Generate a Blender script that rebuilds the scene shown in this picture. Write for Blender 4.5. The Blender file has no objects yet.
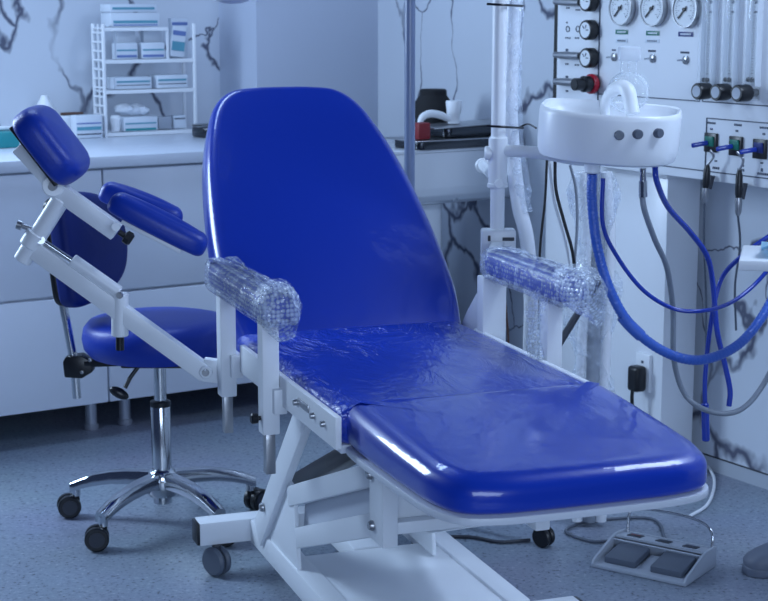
import bpy, bmesh, math, random
from mathutils import Vector, Matrix, Euler
random.seed(7)
S = bpy.context.scene
COL = S.collection
PI = math.pi
def rad(d): return math.radians(d)
V3 = Vector

# ------------------------------------------------------------------ camera
H, F, PITCH = 1.5, 1650.0, rad(10.2)
CAM = V3((0, 0, H))
cd = bpy.data.cameras.new('camera'); cam = bpy.data.objects.new('camera', cd); COL.objects.link(cam)
cam.location = CAM; cam.rotation_euler = (PI/2 - PITCH, 0, 0)
cd.sensor_width = 36; cd.lens = 36*F/768; cd.clip_end = 100
cd.dof.use_dof = True; cd.dof.focus_distance = 3.7; cd.dof.aperture_fstop = 9
S.camera = cam
vs = S.view_settings
S.display_settings.display_device = 'sRGB'
vs.view_transform = 'Standard'; vs.look = 'None'; vs.gamma = 1; vs.exposure = -0.12; vs.use_curve_mapping = False

# measuring helpers: where the sight line of a photograph point meets a plane of the room
def ray(x, y):
    a = (x-384)/F; b = (300.5-y)/F
    return V3((a, math.cos(PITCH)+b*math.sin(PITCH), -math.sin(PITCH)+b*math.cos(PITCH)))
def onp(x, y, n, d):
    r = ray(x, y); return CAM + r*((d-CAM.dot(n))/r.dot(n))
def onz(x, y, z=0): return onp(x, y, V3((0, 0, 1)), z)
def ony(x, y, Y): return onp(x, y, V3((0, 1, 0)), Y)
RA = rad(32.2)                                   # the room is turned 32 degrees to the camera
U = V3((math.cos(RA), math.sin(RA), 0)); W = V3((-math.sin(RA), math.cos(RA), 0)); Z = V3((0, 0, 1))
MR = Matrix.Rotation(RA, 4, 'Z')
def rp(a, b, z): return U*a + W*b + Z*z
def ona(x, y, a): return onp(x, y, U, a)
def onb(x, y, b): return onp(x, y, W, b)
def rc(p): return (p.dot(U), p.dot(W), p.z)
A_WALL, B_WALL, B_CAB, A_PAN = 3.68, 6.22, 5.27, 3.42
YAW = rad(19.5)                                   # the chair: local x across, local y towards its head
O = V3((0.177, 3.229, 0)); MC = Matrix.Translation(O) @ Matrix.Rotation(YAW, 4, 'Z'); MCI = MC.inverted()
CX = V3((math.cos(YAW), math.sin(YAW), 0))
def onx(px, py, x): return MCI @ onp(px, py, CX, O.dot(CX)+x)

# ------------------------------------------------------------------ materials
def newmat(name):
    m = bpy.data.materials.new(name); m.use_nodes = True
    nt = m.node_tree; b = nt.nodes['Principled BSDF']
    return m, nt, b
def N(nt, t, **kw):
    n = nt.nodes.new(t)
    for k, v in kw.items():
        if k in n.inputs.keys(): n.inputs[k].default_value = v
        else: setattr(n, k, v)
    return n
def pm(name, col, rough=.5, metal=0, coat=0, coat_rough=.05, bump=0, bscale=60, mottle=0, mscale=8, spec=.5, alpha=1, trans=0, stretch=None):
    m, nt, b = newmat(name); L = nt.links.new
    b.inputs['Base Color'].default_value = (*col, 1); b.inputs['Roughness'].default_value = rough
    b.inputs['Metallic'].default_value = metal; b.inputs['Coat Weight'].default_value = coat
    b.inputs['Coat Roughness'].default_value = coat_rough; b.inputs['Specular IOR Level'].default_value = spec
    b.inputs['Alpha'].default_value = alpha; b.inputs['Transmission Weight'].default_value = trans
    tc = N(nt, 'ShaderNodeTexCoord'); out = tc.outputs['Object']
    if stretch:
        mp = N(nt, 'ShaderNodeMapping'); mp.inputs['Scale'].default_value = stretch; L(out, mp.inputs['Vector']); out = mp.outputs[0]
    if mottle:
        n = N(nt, 'ShaderNodeTexNoise', Scale=mscale, Detail=4.0); L(out, n.inputs['Vector'])
        mx = N(nt, 'ShaderNodeMix', data_type='RGBA'); L(n.outputs['Fac'], mx.inputs[0])
        mx.inputs[6].default_value = (*[c*(1-mottle) for c in col], 1); mx.inputs[7].default_value = (*[min(1, c*(1+mottle)) for c in col], 1)
        L(mx.outputs[2], b.inputs['Base Color'])
    if bump:
        n = N(nt, 'ShaderNodeTexNoise', Scale=bscale, Detail=5.0); L(out, n.inputs['Vector'])
        bp = N(nt, 'ShaderNodeBump', Strength=bump, Distance=.004); L(n.outputs['Fac'], bp.inputs['Height'])
        L(bp.outputs[0], b.inputs['Normal']); L(bp.outputs[0], b.inputs['Coat Normal'])
    return m
def vinyl(name, col, wr, dist, scale, rough=.3, cr=.04, coat=.42, rear=False):
    """blue upholstery under clear film: a smooth base and a crinkled glossy coat"""
    m, nt, b = newmat(name); L = nt.links.new
    b.inputs['Base Color'].default_value = (*col, 1); b.inputs['Roughness'].default_value = rough
    b.inputs['Coat Weight'].default_value = coat; b.inputs['Coat Roughness'].default_value = cr; b.inputs['Specular IOR Level'].default_value = .35
    tc = N(nt, 'ShaderNodeTexCoord')
    mp = N(nt, 'ShaderNodeMapping'); mp.inputs['Scale'].default_value = (1, .45, 1); mp.inputs['Rotation'].default_value = (0, 0, .5)
    L(tc.outputs['Object'], mp.inputs['Vector'])
    n1 = N(nt, 'ShaderNodeTexNoise', Scale=scale, Detail=4.0, Distortion=1.6); L(mp.outputs[0], n1.inputs['Vector'])
    v = N(nt, 'ShaderNodeTexVoronoi', Scale=scale*1.3, feature='DISTANCE_TO_EDGE')
    add = N(nt, 'ShaderNodeVectorMath', operation='MULTIPLY_ADD'); L(n1.outputs['Color'], add.inputs[0]); add.inputs[1].default_value = (.25,)*3; L(mp.outputs[0], add.inputs[2])
    L(add.outputs[0], v.inputs['Vector'])
    mul = N(nt, 'ShaderNodeMath', operation='MULTIPLY'); L(v.outputs['Distance'], mul.inputs[0]); mul.inputs[1].default_value = 1.2
    ad = N(nt, 'ShaderNodeMath', operation='ADD'); L(mul.outputs[0], ad.inputs[0]); L(n1.outputs['Fac'], ad.inputs[1])
    if rear:
        sx_ = N(nt, 'ShaderNodeSeparateXYZ'); L(tc.outputs['Generated'], sx_.inputs[0])
        mr = N(nt, 'ShaderNodeMapRange'); L(sx_.outputs['Y'], mr.inputs[0])
        mr.inputs[1].default_value = .45; mr.inputs[2].default_value = .95; mr.inputs[3].default_value = .14; mr.inputs[4].default_value = 1.0
        ab = N(nt, 'ShaderNodeMath', operation='SUBTRACT'); L(sx_.outputs['X'], ab.inputs[0]); ab.inputs[1].default_value = .5
        ab2 = N(nt, 'ShaderNodeMath', operation='ABSOLUTE'); L(ab.outputs[0], ab2.inputs[0])
        mr2 = N(nt, 'ShaderNodeMapRange'); L(ab2.outputs[0], mr2.inputs[0]); mr2.inputs[1].default_value = .38; mr2.inputs[2].default_value = .49; mr2.inputs[3].default_value = 0; mr2.inputs[4].default_value = 1.0
        mxx = N(nt, 'ShaderNodeMath', operation='MAXIMUM'); L(mr.outputs[0], mxx.inputs[0]); L(mr2.outputs[0], mxx.inputs[1]); mr = mxx
        ad2 = N(nt, 'ShaderNodeMath', operation='MULTIPLY'); L(ad.outputs[0], ad2.inputs[0]); L(mr.outputs[0], ad2.inputs[1]); ad = ad2
    bp = N(nt, 'ShaderNodeBump', Strength=wr, Distance=dist); L(ad.outputs[0], bp.inputs['Height'])
    L(bp.outputs[0], b.inputs['Coat Normal'])
    bp2 = N(nt, 'ShaderNodeBump', Strength=wr*.35, Distance=dist); L(ad.outputs[0], bp2.inputs['Height']); L(bp2.outputs[0], b.inputs['Normal'])
    return m
def film(name, op, rough, bscale, bdist, tint=(.75, .85, 1), dots=False):
    """clear plastic wrap: mostly see-through, with crinkle highlights"""
    m, nt, b = newmat(name); L = nt.links.new
    b.inputs['Base Color'].default_value = (*tint, 1); b.inputs['Roughness'].default_value = rough
    b.inputs['Coat Weight'].default_value = 1; b.inputs['Coat Roughness'].default_value = .05
    tc = N(nt, 'ShaderNodeTexCoord')
    n = N(nt, 'ShaderNodeTexNoise', Scale=bscale, Detail=5.0, Distortion=1.0); L(tc.outputs['Object'], n.inputs['Vector'])
    h = n.outputs['Fac']
    if dots:
        v = N(nt, 'ShaderNodeTexVoronoi', Scale=100.0, Randomness=.3); L(tc.outputs['Object'], v.inputs['Vector'])
        a = N(nt, 'ShaderNodeMath', operation='SUBTRACT'); L(n.outputs['Fac'], a.inputs[0]); L(v.outputs['Distance'], a.inputs[1]); h = a.outputs[0]
    bp = N(nt, 'ShaderNodeBump', Strength=.45 if dots else .8, Distance=bdist); L(h, bp.inputs['Height'])
    L(bp.outputs[0], b.inputs['Normal']); L(bp.outputs[0], b.inputs['Coat Normal'])
    r = N(nt, 'ShaderNodeMapRange'); L(h, r.inputs[0])
    r.inputs[1].default_value = -.2 if dots else .3; r.inputs[2].default_value = .5 if dots else .7
    r.inputs[3].default_value = op*.25; r.inputs[4].default_value = op*1.6
    L(r.outputs[0], b.inputs['Alpha'])
    return m
def marble(name, base, vein):
    m, nt, b = newmat(name); L = nt.links.new
    b.inputs['Roughness'].default_value = .25
    tc = N(nt, 'ShaderNodeTexCoord')
    mp = N(nt, 'ShaderNodeMapping'); mp.inputs['Scale'].default_value = (1, 1, .75); mp.inputs['Rotation'].default_value = (.5, .4, .3); mp.inputs['Location'].default_value = (3.3, 1.7, .4); L(tc.outputs['Object'], mp.inputs['Vector'])
    n1 = N(nt, 'ShaderNodeTexNoise', Scale=1.9, Detail=5.0, Roughness=.5); L(mp.outputs[0], n1.inputs['Vector'])
    add = N(nt, 'ShaderNodeVectorMath', operation='MULTIPLY_ADD'); L(n1.outputs['Color'], add.inputs[0]); add.inputs[1].default_value = (.55,)*3; L(mp.outputs[0], add.inputs[2])
    v = N(nt, 'ShaderNodeTexVoronoi', Scale=2.3, feature='DISTANCE_TO_EDGE'); L(add.outputs[0], v.inputs['Vector'])
    n2 = N(nt, 'ShaderNodeTexNoise', Scale=3.1, Detail=3.0); L(mp.outputs[0], n2.inputs['Vector'])
    wd = N(nt, 'ShaderNodeMapRange'); L(n2.outputs['Fac'], wd.inputs[0]); wd.inputs[1].default_value = .42; wd.inputs[2].default_value = .72; wd.inputs[3].default_value = .006; wd.inputs[4].default_value = .04
    dv = N(nt, 'ShaderNodeMath', operation='DIVIDE'); L(v.outputs['Distance'], dv.inputs[0]); L(wd.outputs[0], dv.inputs[1])
    cr = N(nt, 'ShaderNodeMapRange'); L(dv.outputs[0], cr.inputs[0]); cr.inputs[1].default_value = .25; cr.inputs[2].default_value = 1.3; cr.inputs[3].default_value = 1; cr.inputs[4].default_value = 0
    ms = N(nt, 'ShaderNodeMapRange'); n3 = N(nt, 'ShaderNodeTexNoise', Scale=1.7, Detail=2.0); L(add.outputs[0], n3.inputs['Vector']); L(n3.outputs['Fac'], ms.inputs[0])
    ms.inputs[1].default_value = .30; ms.inputs[2].default_value = .40; ms.inputs[3].default_value = 0; ms.inputs[4].default_value = 1
    fm = N(nt, 'ShaderNodeMath', operation='MULTIPLY'); L(cr.outputs[0], fm.inputs[0]); L(ms.outputs[0], fm.inputs[1])
    cl = N(nt, 'ShaderNodeMix', data_type='RGBA'); L(n1.outputs['Fac'], cl.inputs[0]); cl.inputs[6].default_value = (*[c*.84 for c in base], 1); cl.inputs[7].default_value = (*base, 1)
    mx = N(nt, 'ShaderNodeMix', data_type='RGBA'); L(fm.outputs[0], mx.inputs[0]); L(cl.outputs[2], mx.inputs[6]); mx.inputs[7].default_value = (*vein, 1)
    L(mx.outputs[2], b.inputs['Base Color'])
    return m
def floormat():
    m, nt, b = newmat('speckled_vinyl_floor'); L = nt.links.new
    b.inputs['Roughness'].default_value = .42
    tc = N(nt, 'ShaderNodeTexCoord')
    n = N(nt, 'ShaderNodeTexNoise', Scale=85.0, Detail=3.0, Roughness=.65); L(tc.outputs['Object'], n.inputs['Vector'])
    r = N(nt, 'ShaderNodeValToRGB'); L(n.outputs['Fac'], r.inputs[0])
    e = r.color_ramp.elements
    e[0].position = .30; e[0].color = (.045, .055, .085, 1); e[1].position = .42; e[1].color = (.24, .285, .36, 1)
    x = r.color_ramp.elements.new(.60); x.color = (.265, .31, .39, 1); x = r.color_ramp.elements.new(.72); x.color = (.42, .46, .54, 1)
    n2 = N(nt, 'ShaderNodeTexNoise', Scale=2.0, Detail=3.0); L(tc.outputs['Object'], n2.inputs['Vector'])
    mx = N(nt, 'ShaderNodeMix', data_type='RGBA', blend_type='MULTIPLY'); mx.inputs[0].default_value = .25; L(r.outputs[0], mx.inputs[6]); L(n2.outputs['Color'], mx.inputs[7])
    L(mx.outputs[2], b.inputs['Base Color'])
    return m
BLUE = (.006, .040, .42)
M = dict(
    wrap_back=vinyl('blue_vinyl_smooth_film', (.005, .032, .36), .25, .006, 4.5),
    wrap_seat=vinyl('blue_vinyl_crinkled_film', BLUE, 1.0, .016, 10, cr=.05, coat=.65, rear=True),
    wrap_leg=vinyl('blue_vinyl_tight_film', (.005, .038, .42), .26, .006, 5, cr=.025, coat=.62),
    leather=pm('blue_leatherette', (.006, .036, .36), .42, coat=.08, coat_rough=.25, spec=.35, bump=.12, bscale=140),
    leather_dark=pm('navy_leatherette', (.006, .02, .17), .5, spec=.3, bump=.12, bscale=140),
    white=pm('white_powder_coat', (.80, .83, .87), .35, bump=.04, bscale=200),
    white_gloss=pm('white_gloss_plastic', (.82, .85, .89), .36, coat=.1, coat_rough=.2),
    ceramic=pm('white_glazed_ceramic', (.66, .70, .76), .15, coat=.6),
    panel=pm('white_lacquered_panel', (.79, .82, .87), .3, coat=.2, coat_rough=.2),
    laminate=pm('white_laminate', (.66, .71, .80), .4, mottle=.02),
    worktop=pm('pale_worktop', (.62, .67, .76), .3, mottle=.05, mscale=4),
    plaster=pm('pale_grey_paint', (.50, .55, .66), .6, mottle=.03, mscale=3),
    chrome=pm('polished_chrome', (.60, .62, .65), .14, 1),
    steel=pm('brushed_steel', (.42, .43, .45), .35, 1, bump=.1, bscale=90),
    dsteel=pm('dark_tray_steel', (.07, .075, .085), .25, 1),
    black=pm('black_plastic', (.008, .009, .012), .35),
    black_matt=pm('black_cloth', (.006, .007, .010), .8, bump=.4, bscale=60),
    gasket=pm('black_rubber_edge', (.006, .007, .010), .6),
    grey=pm('grey_plastic', (.10, .12, .16), .45),
    dgrey=pm('charcoal_plastic', (.03, .035, .05), .5),
    mgrey=pm('grey_painted_metal', (.36, .40, .47), .35),
    pole=pm('blue_grey_enamel', (.13, .17, .28), .35, coat=.2),
    shell=pm('white_board', (.62, .66, .74), .4),
    red=pm('red_card', (.20, .008, .015), .5),
    redring=pm('red_plastic_ring', (.40, .012, .03), .3),
    green=pm('green_label', (.012, .16, .12), .4),
    navy=pm('navy_label', (.01, .025, .16), .4),
    ink=pm('dark_print', (.05, .07, .11), .6),
    inkw=pm('white_print', (.75, .8, .85), .6),
    teal=pm('teal_plastic', (.01, .26, .29), .4),
    tealp=pm('teal_print', (.10, .32, .42), .6),
    purple=pm('violet_blue_print', (.13, .20, .45), .6),
    card=pm('white_card', (.64, .70, .78), .7),
    tissue=pm('white_soft_tissue', (.72, .77, .84), .9, bump=.5, bscale=30),
    cloth=pm('light_blue_cloth', (.42, .66, .80), .9, bump=.4, bscale=60),
    hose=pm('blue_corrugated_hose', (.03, .11, .50), .35, coat=.3, bump=.5, bscale=160),
    tube=pm('blue_pu_tube', (.01, .04, .36), .25, coat=.4),
    ghose=pm('grey_rubber_hose', (.22, .25, .30), .4),
    whose=pm('white_hose', (.80, .83, .88), .4),
    brown=pm('brown_cable', (.10, .05, .035), .5),
    dial=pm('gauge_face', (.72, .76, .80), .5),
    clear=pm('clear_plastic', (.85, .92, 1), .05, alpha=.13, spec=.6),
    frost=pm('frosted_plastic', (.85, .9, .97), .4, alpha=.55),
    glass=pm('clear_glass', (.85, .93, 1), .02, alpha=.18, spec=.9, coat=.6),
    bubble=film('bubble_wrap', .55, .2, 30, .006, dots=True),
    sheet=film('clear_plastic_sheet', .26, .15, 22, .02),
    wallmarble=marble('veined_marble', (.66, .71, .79), (.10, .11, .16)),
    floor=floormat(),
    cove=pm('grey_vinyl_skirting', (.42, .46, .52), .4),
    shoe=pm('grey_rubber_shoe', (.12, .14, .19), .5),
    lampwhite=pm('white_lamp_enamel', (.7, .75, .82), .3),
    legs=pm('satin_metal_leg', (.45, .48, .55), .35, .6),
)

def rimglass(m, lo, hi):
    nt = m.node_tree; lw = N(nt, 'ShaderNodeLayerWeight'); lw.inputs[0].default_value = .5
    mr = N(nt, 'ShaderNodeMapRange'); nt.links.new(lw.outputs['Facing'], mr.inputs[0])
    mr.inputs[1].default_value = .3; mr.inputs[2].default_value = 1; mr.inputs[3].default_value = lo; mr.inputs[4].default_value = hi
    nt.links.new(mr.outputs[0], nt.nodes['Principled BSDF'].inputs['Alpha'])
rimglass(M['glass'], .07, .75)

# ------------------------------------------------------------------ mesh helpers
def frame(d, up=V3((0, 0, 1))):
    """rotation whose x runs along d and whose z is as near up as it can be"""
    x = d.normalized(); y = up.cross(x)
    if y.length < 1e-5: y = V3((0, 1, 0)).cross(x)
    y.normalize(); z = x.cross(y)
    return Matrix((x, y, z)).transposed().to_4x4()
def axis_z(p, d, roll=V3((0, 0, 1))):
    """matrix at p whose z axis is d"""
    z = d.normalized(); x = roll.cross(z)
    if x.length < 1e-5: x = V3((1, 0, 0))
    x.normalize(); y = z.cross(x)
    return Matrix.Translation(p) @ Matrix((x, y, z)).transposed().to_4x4()
def spline(pts, k=8):
    P = [V3(p) for p in pts]; Q = [P[0]*2-P[1]] + P + [P[-1]*2-P[-2]]; out = []
    for i in range(1, len(Q)-2):
        a, b, c, d = Q[i-1:i+3]
        for j in range(k):
            t = j/k
            out.append(.5*((2*b)+(c-a)*t+(2*a-5*b+4*c-d)*t*t+(3*b-a-3*c+d)*t**3))
    out.append(P[-1]); return out
class MB:
    def __init__(s): s.bm = bmesh.new()
    def _merge(s, o):
        me = bpy.data.meshes.new('t'); o.to_mesh(me); o.free(); s.bm.from_mesh(me); bpy.data.meshes.remove(me); return s
    def box(s, c, size, rot=None, bev=0, seg=2):
        o = bmesh.new(); bmesh.ops.create_cube(o, size=1)
        for v in o.verts: v.co = V3((v.co.x*size[0], v.co.y*size[1], v.co.z*size[2]))
        if bev: bmesh.ops.bevel(o, geom=o.edges[:], offset=min(bev, min(size)*.45), segments=seg, affect='EDGES', profile=.5)
        m = Matrix.Translation(V3(c))
        if rot is not None: m = m @ rot
        o.transform(m); return s._merge(o)
    def beam(s, p0, p1, w, h, up=V3((0, 0, 1)), bev=.003):
        p0, p1 = V3(p0), V3(p1); d = p1-p0
        return s.box((p0+p1)/2, (d.length, w, h), frame(d, up), bev)
    def tube(s, pts, r, n=10, sm=0, caps=True):
        P = spline(pts, sm) if sm else [V3(p) for p in pts]
        R = r if isinstance(r, (list, tuple)) else [r]*len(P)
        if len(R) != len(P): R = [R[min(len(R)-1, int(i*len(R)/len(P)))] for i in range(len(P))]
        t = (P[1]-P[0]).normalized(); nrm = t.orthogonal().normalized(); rings = []
        for i, p in enumerate(P):
            q = (P[min(i+1, len(P)-1)]-P[max(i-1, 0)])
            if q.length > 1e-9: t2 = q.normalized()
            ax = t.cross(t2)
            if ax.length > 1e-7: nrm = Matrix.Rotation(t.angle(t2), 3, ax.normalized()) @ nrm
            t = t2; nrm = (nrm-t*nrm.dot(t)).normalized(); b = t.cross(nrm)
            rings.append([s.bm.verts.new(p+(nrm*math.cos(2*PI*j/n)+b*math.sin(2*PI*j/n))*R[i]) for j in range(n)])
        for a, b in zip(rings, rings[1:]):
            for j in range(n): s.bm.faces.new((a[j], a[(j+1) % n], b[(j+1) % n], b[j]))
        if caps: s.bm.faces.new(rings[0][::-1]); s.bm.faces.new(rings[-1])
        return s
    def cyl(s, p0, p1, r, n=20, bev=0):
        p0, p1 = V3(p0), V3(p1)
        if not bev: return s.tube([p0, p1], r, n)
        d = (p1-p0).normalized()*bev
        return s.tube([p0, p0+d, p1-d, p1], [r-bev, r, r, r-bev], n)
    def lathe(s, prof, mat=None, n=32, sx=1, sy=1):
        mat = mat or Matrix(); rings = []
        for r, z in prof:
            rings.append([s.bm.verts.new(mat @ V3((sx*r*math.cos(2*PI*j/n), sy*r*math.sin(2*PI*j/n), z))) for j in range(n)] if r > 1e-6 else [s.bm.verts.new(mat @ V3((0, 0, z)))])
        for a, b in zip(rings, rings[1:]):
            for j in range(n):
                k = (j+1) % n
                if len(a) == 1 and len(b) == 1: continue
                if len(a) == 1: s.bm.faces.new((a[0], b[k], b[j]))
                elif len(b) == 1: s.bm.faces.new((a[j], a[k], b[0]))
                else: s.bm.faces.new((a[j], a[k], b[k], b[j]))
        for rg in (rings[0], rings[-1]):
            if len(rg) > 1:
                try: s.bm.faces.new(rg)
                except ValueError: pass
        return s
    def prism(s, poly, mat, h, bev=0):
        """polygon in the matrix's xy plane, extruded h along its z"""
        o = bmesh.new(); lo = [o.verts.new((x, y, 0)) for x, y in poly]; f = o.faces.new(lo)
        r = bmesh.ops.extrude_face_region(o, geom=[f])
        for v in r['geom']:
            if isinstance(v, bmesh.types.BMVert): v.co.z += h
        bmesh.ops.recalc_face_normals(o, faces=o.faces[:])
        if bev: bmesh.ops.bevel(o, geom=o.edges[:], offset=bev, segments=2, affect='EDGES', profile=.5)
        o.transform(mat); return s._merge(o)
    def cushion(s, outline, th, mat, er=.03, dome=.012, steps=6, top=True):
        """padded slab: closed outline, softly rolled rim, slightly domed top; z runs 0..th"""
        n = len(outline); P = [V3((x, y, 0)) for x, y in outline]; c = sum(P, V3())/n
        area = sum(P[i].x*P[(i+1) % n].y-P[(i+1) % n].x*P[i].y for i in range(n))
        if area < 0: P.reverse()
        nr = []
        for i in range(n):
            t = (P[(i+1) % n]-P[i-1]).normalized(); nr.append(V3((t.y, -t.x, 0)))
        prof = []
        for i in range(steps+1):
            a = PI/2*i/steps; prof.append((er*.5*(1-math.sin(a)), er*.5*(1-math.cos(a))))
        for i in range(steps+1):
            a = PI/2*i/steps; prof.append((er*(1-math.cos(a)), th-er+er*math.sin(a)))
        rings = [[s.bm.verts.new(mat @ (P[i]-nr[i]*ins+Z*z)) for i in range(n)] for ins, z in prof]
        last = [P[i]-nr[i]*prof[-1][0] for i in range(n)]
        for k in (.85, .65, .4, .18):
            rings.append([s.bm.verts.new(mat @ (c+(last[i]-c)*k+Z*(th+dome*(1-k*k)))) for i in range(n)])
        for a, b in zip(rings, rings[1:]):
            for j in range(n): s.bm.faces.new((a[j], a[(j+1) % n], b[(j+1) % n], b[j]))
        ce = s.bm.verts.new(mat @ (c+Z*(th+dome)))
        for j in range(n): s.bm.faces.new((rings[-1][j], rings[-1][(j+1) % n], ce))
        s.bm.faces.new(rings[0][::-1]); return s
    def sphere(s, c, r, sx=1, sy=1, sz=1, rot=None, n=20):
        o = bmesh.new(); bmesh.ops.create_uvsphere(o, u_segments=n, v_segments=n//2+2, radius=r)
        m = Matrix.Translation(V3(c))
        if rot is not None: m = m @ rot
        o.transform(m @ Matrix.Diagonal((sx, sy, sz, 1))); return s._merge(o)
    def build(s, name, mat, parent=None, world=False, ang=38, jitter=0):
        bm = s.bm
        if jitter:
            for v in bm.verts: v.co += V3((random.uniform(-1, 1), random.uniform(-1, 1), random.uniform(-1, 1)))*jitter
        bmesh.ops.recalc_face_normals(bm, faces=bm.faces[:])
        org = V3()
        if parent is not None and world:
            bm.transform(parent.get('_mi') if False else wm(parent).inverted())
        if parent is None:
            xs = [v.co for v in bm.verts]
            lo = V3([min(v[i] for v in xs) for i in range(3)]); hi = V3([max(v[i] for v in xs) for i in range(3)])
            org = V3(((lo.x+hi.x)/2, (lo.y+hi.y)/2, lo.z)); bm.transform(Matrix.Translation(-org))
        me = bpy.data.meshes.new(name); bm.to_mesh(me); bm.free()
        for p in me.polygons: p.use_smooth = True
        me.set_sharp_from_angle(angle=rad(ang))
        me.materials.append(mat); o = bpy.data.objects.new(name, me); COL.objects.link(o)
        o.location = org
        if parent is not None: o.parent = parent
        return o
def wm(o):
    m = o.matrix_basis.copy()
    while o.parent: o = o.parent; m = o.matrix_basis @ m
    return m
def tag(o, label=None, cat=None, group=None, kind=None):
    if label: o['label'] = label
    if cat: o['category'] = cat
    if group: o['group'] = group
    if kind: o['kind'] = kind
    return o
def thing(name, label, cat, loc=(0, 0, 0), rotz=0, group=None):
    o = bpy.data.objects.new(name, None); COL.objects.link(o); o.empty_display_size = .05
    o.location = loc; o.rotation_euler = (0, 0, rotz); return tag(o, label, cat, group)
def copy_tree(o, parent=None):
    c = o.copy(); COL.objects.link(c)
    if parent: c.parent = parent
    for ch in list(o.children): copy_tree(ch, c)
    return c
def rrect(w, h, r, n=6, cx=0, cy=0):
    out = []
    for sx, sy, a0 in ((1, 1, 0), (-1, 1, 90), (-1, -1, 180), (1, -1, 270)):
        for i in range(n+1):
            a = rad(a0+90*i/n); out.append((cx+sx*(w/2-r)+r*math.cos(a), cy+sy*(h/2-r)+r*math.sin(a)))
    return out
def smooth_outline(pts, k=6):
    P = [V3((x, y, 0)) for x, y in pts]; n = len(P); out = []
    for i in range(n):
        a, b, c, d = P[i-1], P[i], P[(i+1) % n], P[(i+2) % n]
        for j in range(k):
            t = j/k; q = .5*((2*b)+(c-a)*t+(2*a-5*b+4*c-d)*t*t+(3*b-a-3*c+d)*t**3); out.append((q.x, q.y))
    return out

# ================================================================== setting
def rbox(a0, a1, b0, b1, z0, z1, bev=0):
    return MB().box(rp((a0+a1)/2, (b0+b1)/2, (z0+z1)/2), (a1-a0, b1-b0, z1-z0), MR, bev)
tag(rbox(-1.5, A_WALL+.1, .3, B_WALL+.1, -.08, 0).build('floor', M['floor']), kind='structure')
tag(rbox(-1.5, A_WALL+.1, B_WALL, B_WALL+.1, 0, 2.9).build('wall_back', M['wallmarble']), kind='structure')
tag(rbox(A_WALL, A_WALL+.1, .3, B_WALL, 0, 2.9).build('wall_right', M['wallmarble']), kind='structure')
A_COL = rc(onb(220, 80, B_WALL))[0]; B_COL = rc(ona(257, 80, A_COL))[1]
tag(rbox(A_COL, A_WALL, B_COL, B_WALL, 0, 2.9).build('wall_corner', M['plaster']), kind='structure')
sk = rbox(A_WALL-.006, A_WALL, .3, B_COL, 0, .045)
tag(sk.build('baseboard_right', M['cove']), kind='structure')
tag(rbox(A_WALL-.004, A_WALL, .3, B_COL, .045, .049).build('trim_1', M['dgrey']), kind='structure')

# ================================================================== back cabinets
def cabinet(name, a0, a1, label, legs):
    t = thing(name, label, 'cabinet', rp((a0+a1)/2, (B_CAB+B_WALL)/2, 0), RA, 'cabinets under the back worktop')
    def p(a, b, z): return (a-(a0+a1)/2, b-(B_CAB+B_WALL)/2, z)
    w = a1-a0; bm = (B_CAB+.02+B_WALL-.02)/2
    MB().box(p((a0+a1)/2, bm, .5375), (w-.002, B_WALL-B_CAB-.04, .815)).build('carcass', M['laminate'], t)
    for nm, z0, z1 in (('upper_front', .520, .942), ('lower_front', .128, .511)):
        MB().box(p((a0+a1)/2, B_CAB+.009, (z0+z1)/2), (w-.006, .02, z1-z0), None, .003).build(nm, M['laminate'], t)
    for a in legs:
        for b in (5.415, 5.86):
            MB().lathe([(.024, 0), (.026, .004), (.026, .018), (.021, .022), (.021, .13)], Matrix.Translation(V3(p(a, b, 0))), 20).build('leg', M['legs'], t)
SEAM = rc(onb(104, 230, B_CAB))[0]
cabinet('base_cabinet', SEAM-1.0, SEAM, 'white base cabinet left of the vertical seam, behind the stool backrest', (SEAM-.94, rc(onz(90, 428))[0]))
cabinet('base_cabinet', SEAM, A_COL-.005, 'white base cabinet right of the vertical seam, behind the blue chair', (rc(onz(125, 424))[0], A_COL-.06))
wt = rbox(SEAM-1.0, A_COL-.005, B_CAB-.025, B_WALL, .950, .99, .004)
tag(wt.build('worktop', M['worktop']), 'long pale worktop over the white base cabinets on the back wall', 'worktop')

# ---- wire rack with supplies
ZT = .99
RF = 6.0
rl = rc(onb(106, 136, RF)); rr = rc(onb(193, 131, RF))
RA0, RA1, RB0, RB1 = rl[0], rr[0]+.012, RF, RF+.10
rack = thing('wire_rack', 'white four-tier wire rack full of packs standing on the worktop', 'rack', rp((RA0+RA1)/2, (RB0+RB1)/2, ZT), RA)
def rk(a, b, z): return V3((a-(RA0+RA1)/2, b-(RB0+RB1)/2, z-ZT))
def zat(x, y, b=RB0): return onb(x, y, b).z
ZS = [zat(150, 133), zat(150, 91), zat(150, 61), zat(140, 29)]
ZTOP = zat(106, 24)
ADIV = rc(onb(168, 60, RB0))[0]
for a in (RA0, RA1):
    for b in (RB0, RB1):
        MB().box(rk(a, b, (ZT+ZTOP)/2), (.012, .012, ZTOP-ZT), None, .002).build('post', M['white'], rack)
for i, z in enumerate(ZS):
    a1 = ADIV if i == 3 else RA1
    m = MB().box(rk((RA0+a1)/2, RB0, z), (a1-RA0, .010, .014)).box(rk((RA0+a1)/2, RB1, z), (a1-RA0, .01, .014))
    for k in range(12): m.box(rk(RA0+(a1-RA0)*(k+.5)/12, (RB0+RB1)/2, z+.003), ((a1-RA0)/14, RB1-RB0, .004))
    m.build('shelf', M['white'], rack)
m = MB()
k = 0; z = ZT+.05
while z < ZTOP-.01:
    m.box(rk(RA0, (RB0+RB1)/2, z), (.006, RB1-RB0, .007)); z += .035
m.box(rk(RA0, (RB0+RB1)/2, (ZT+ZTOP)/2), (.006, .008, ZTOP-ZT)); m.build('side_ladder', M['white'], rack)
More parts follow.
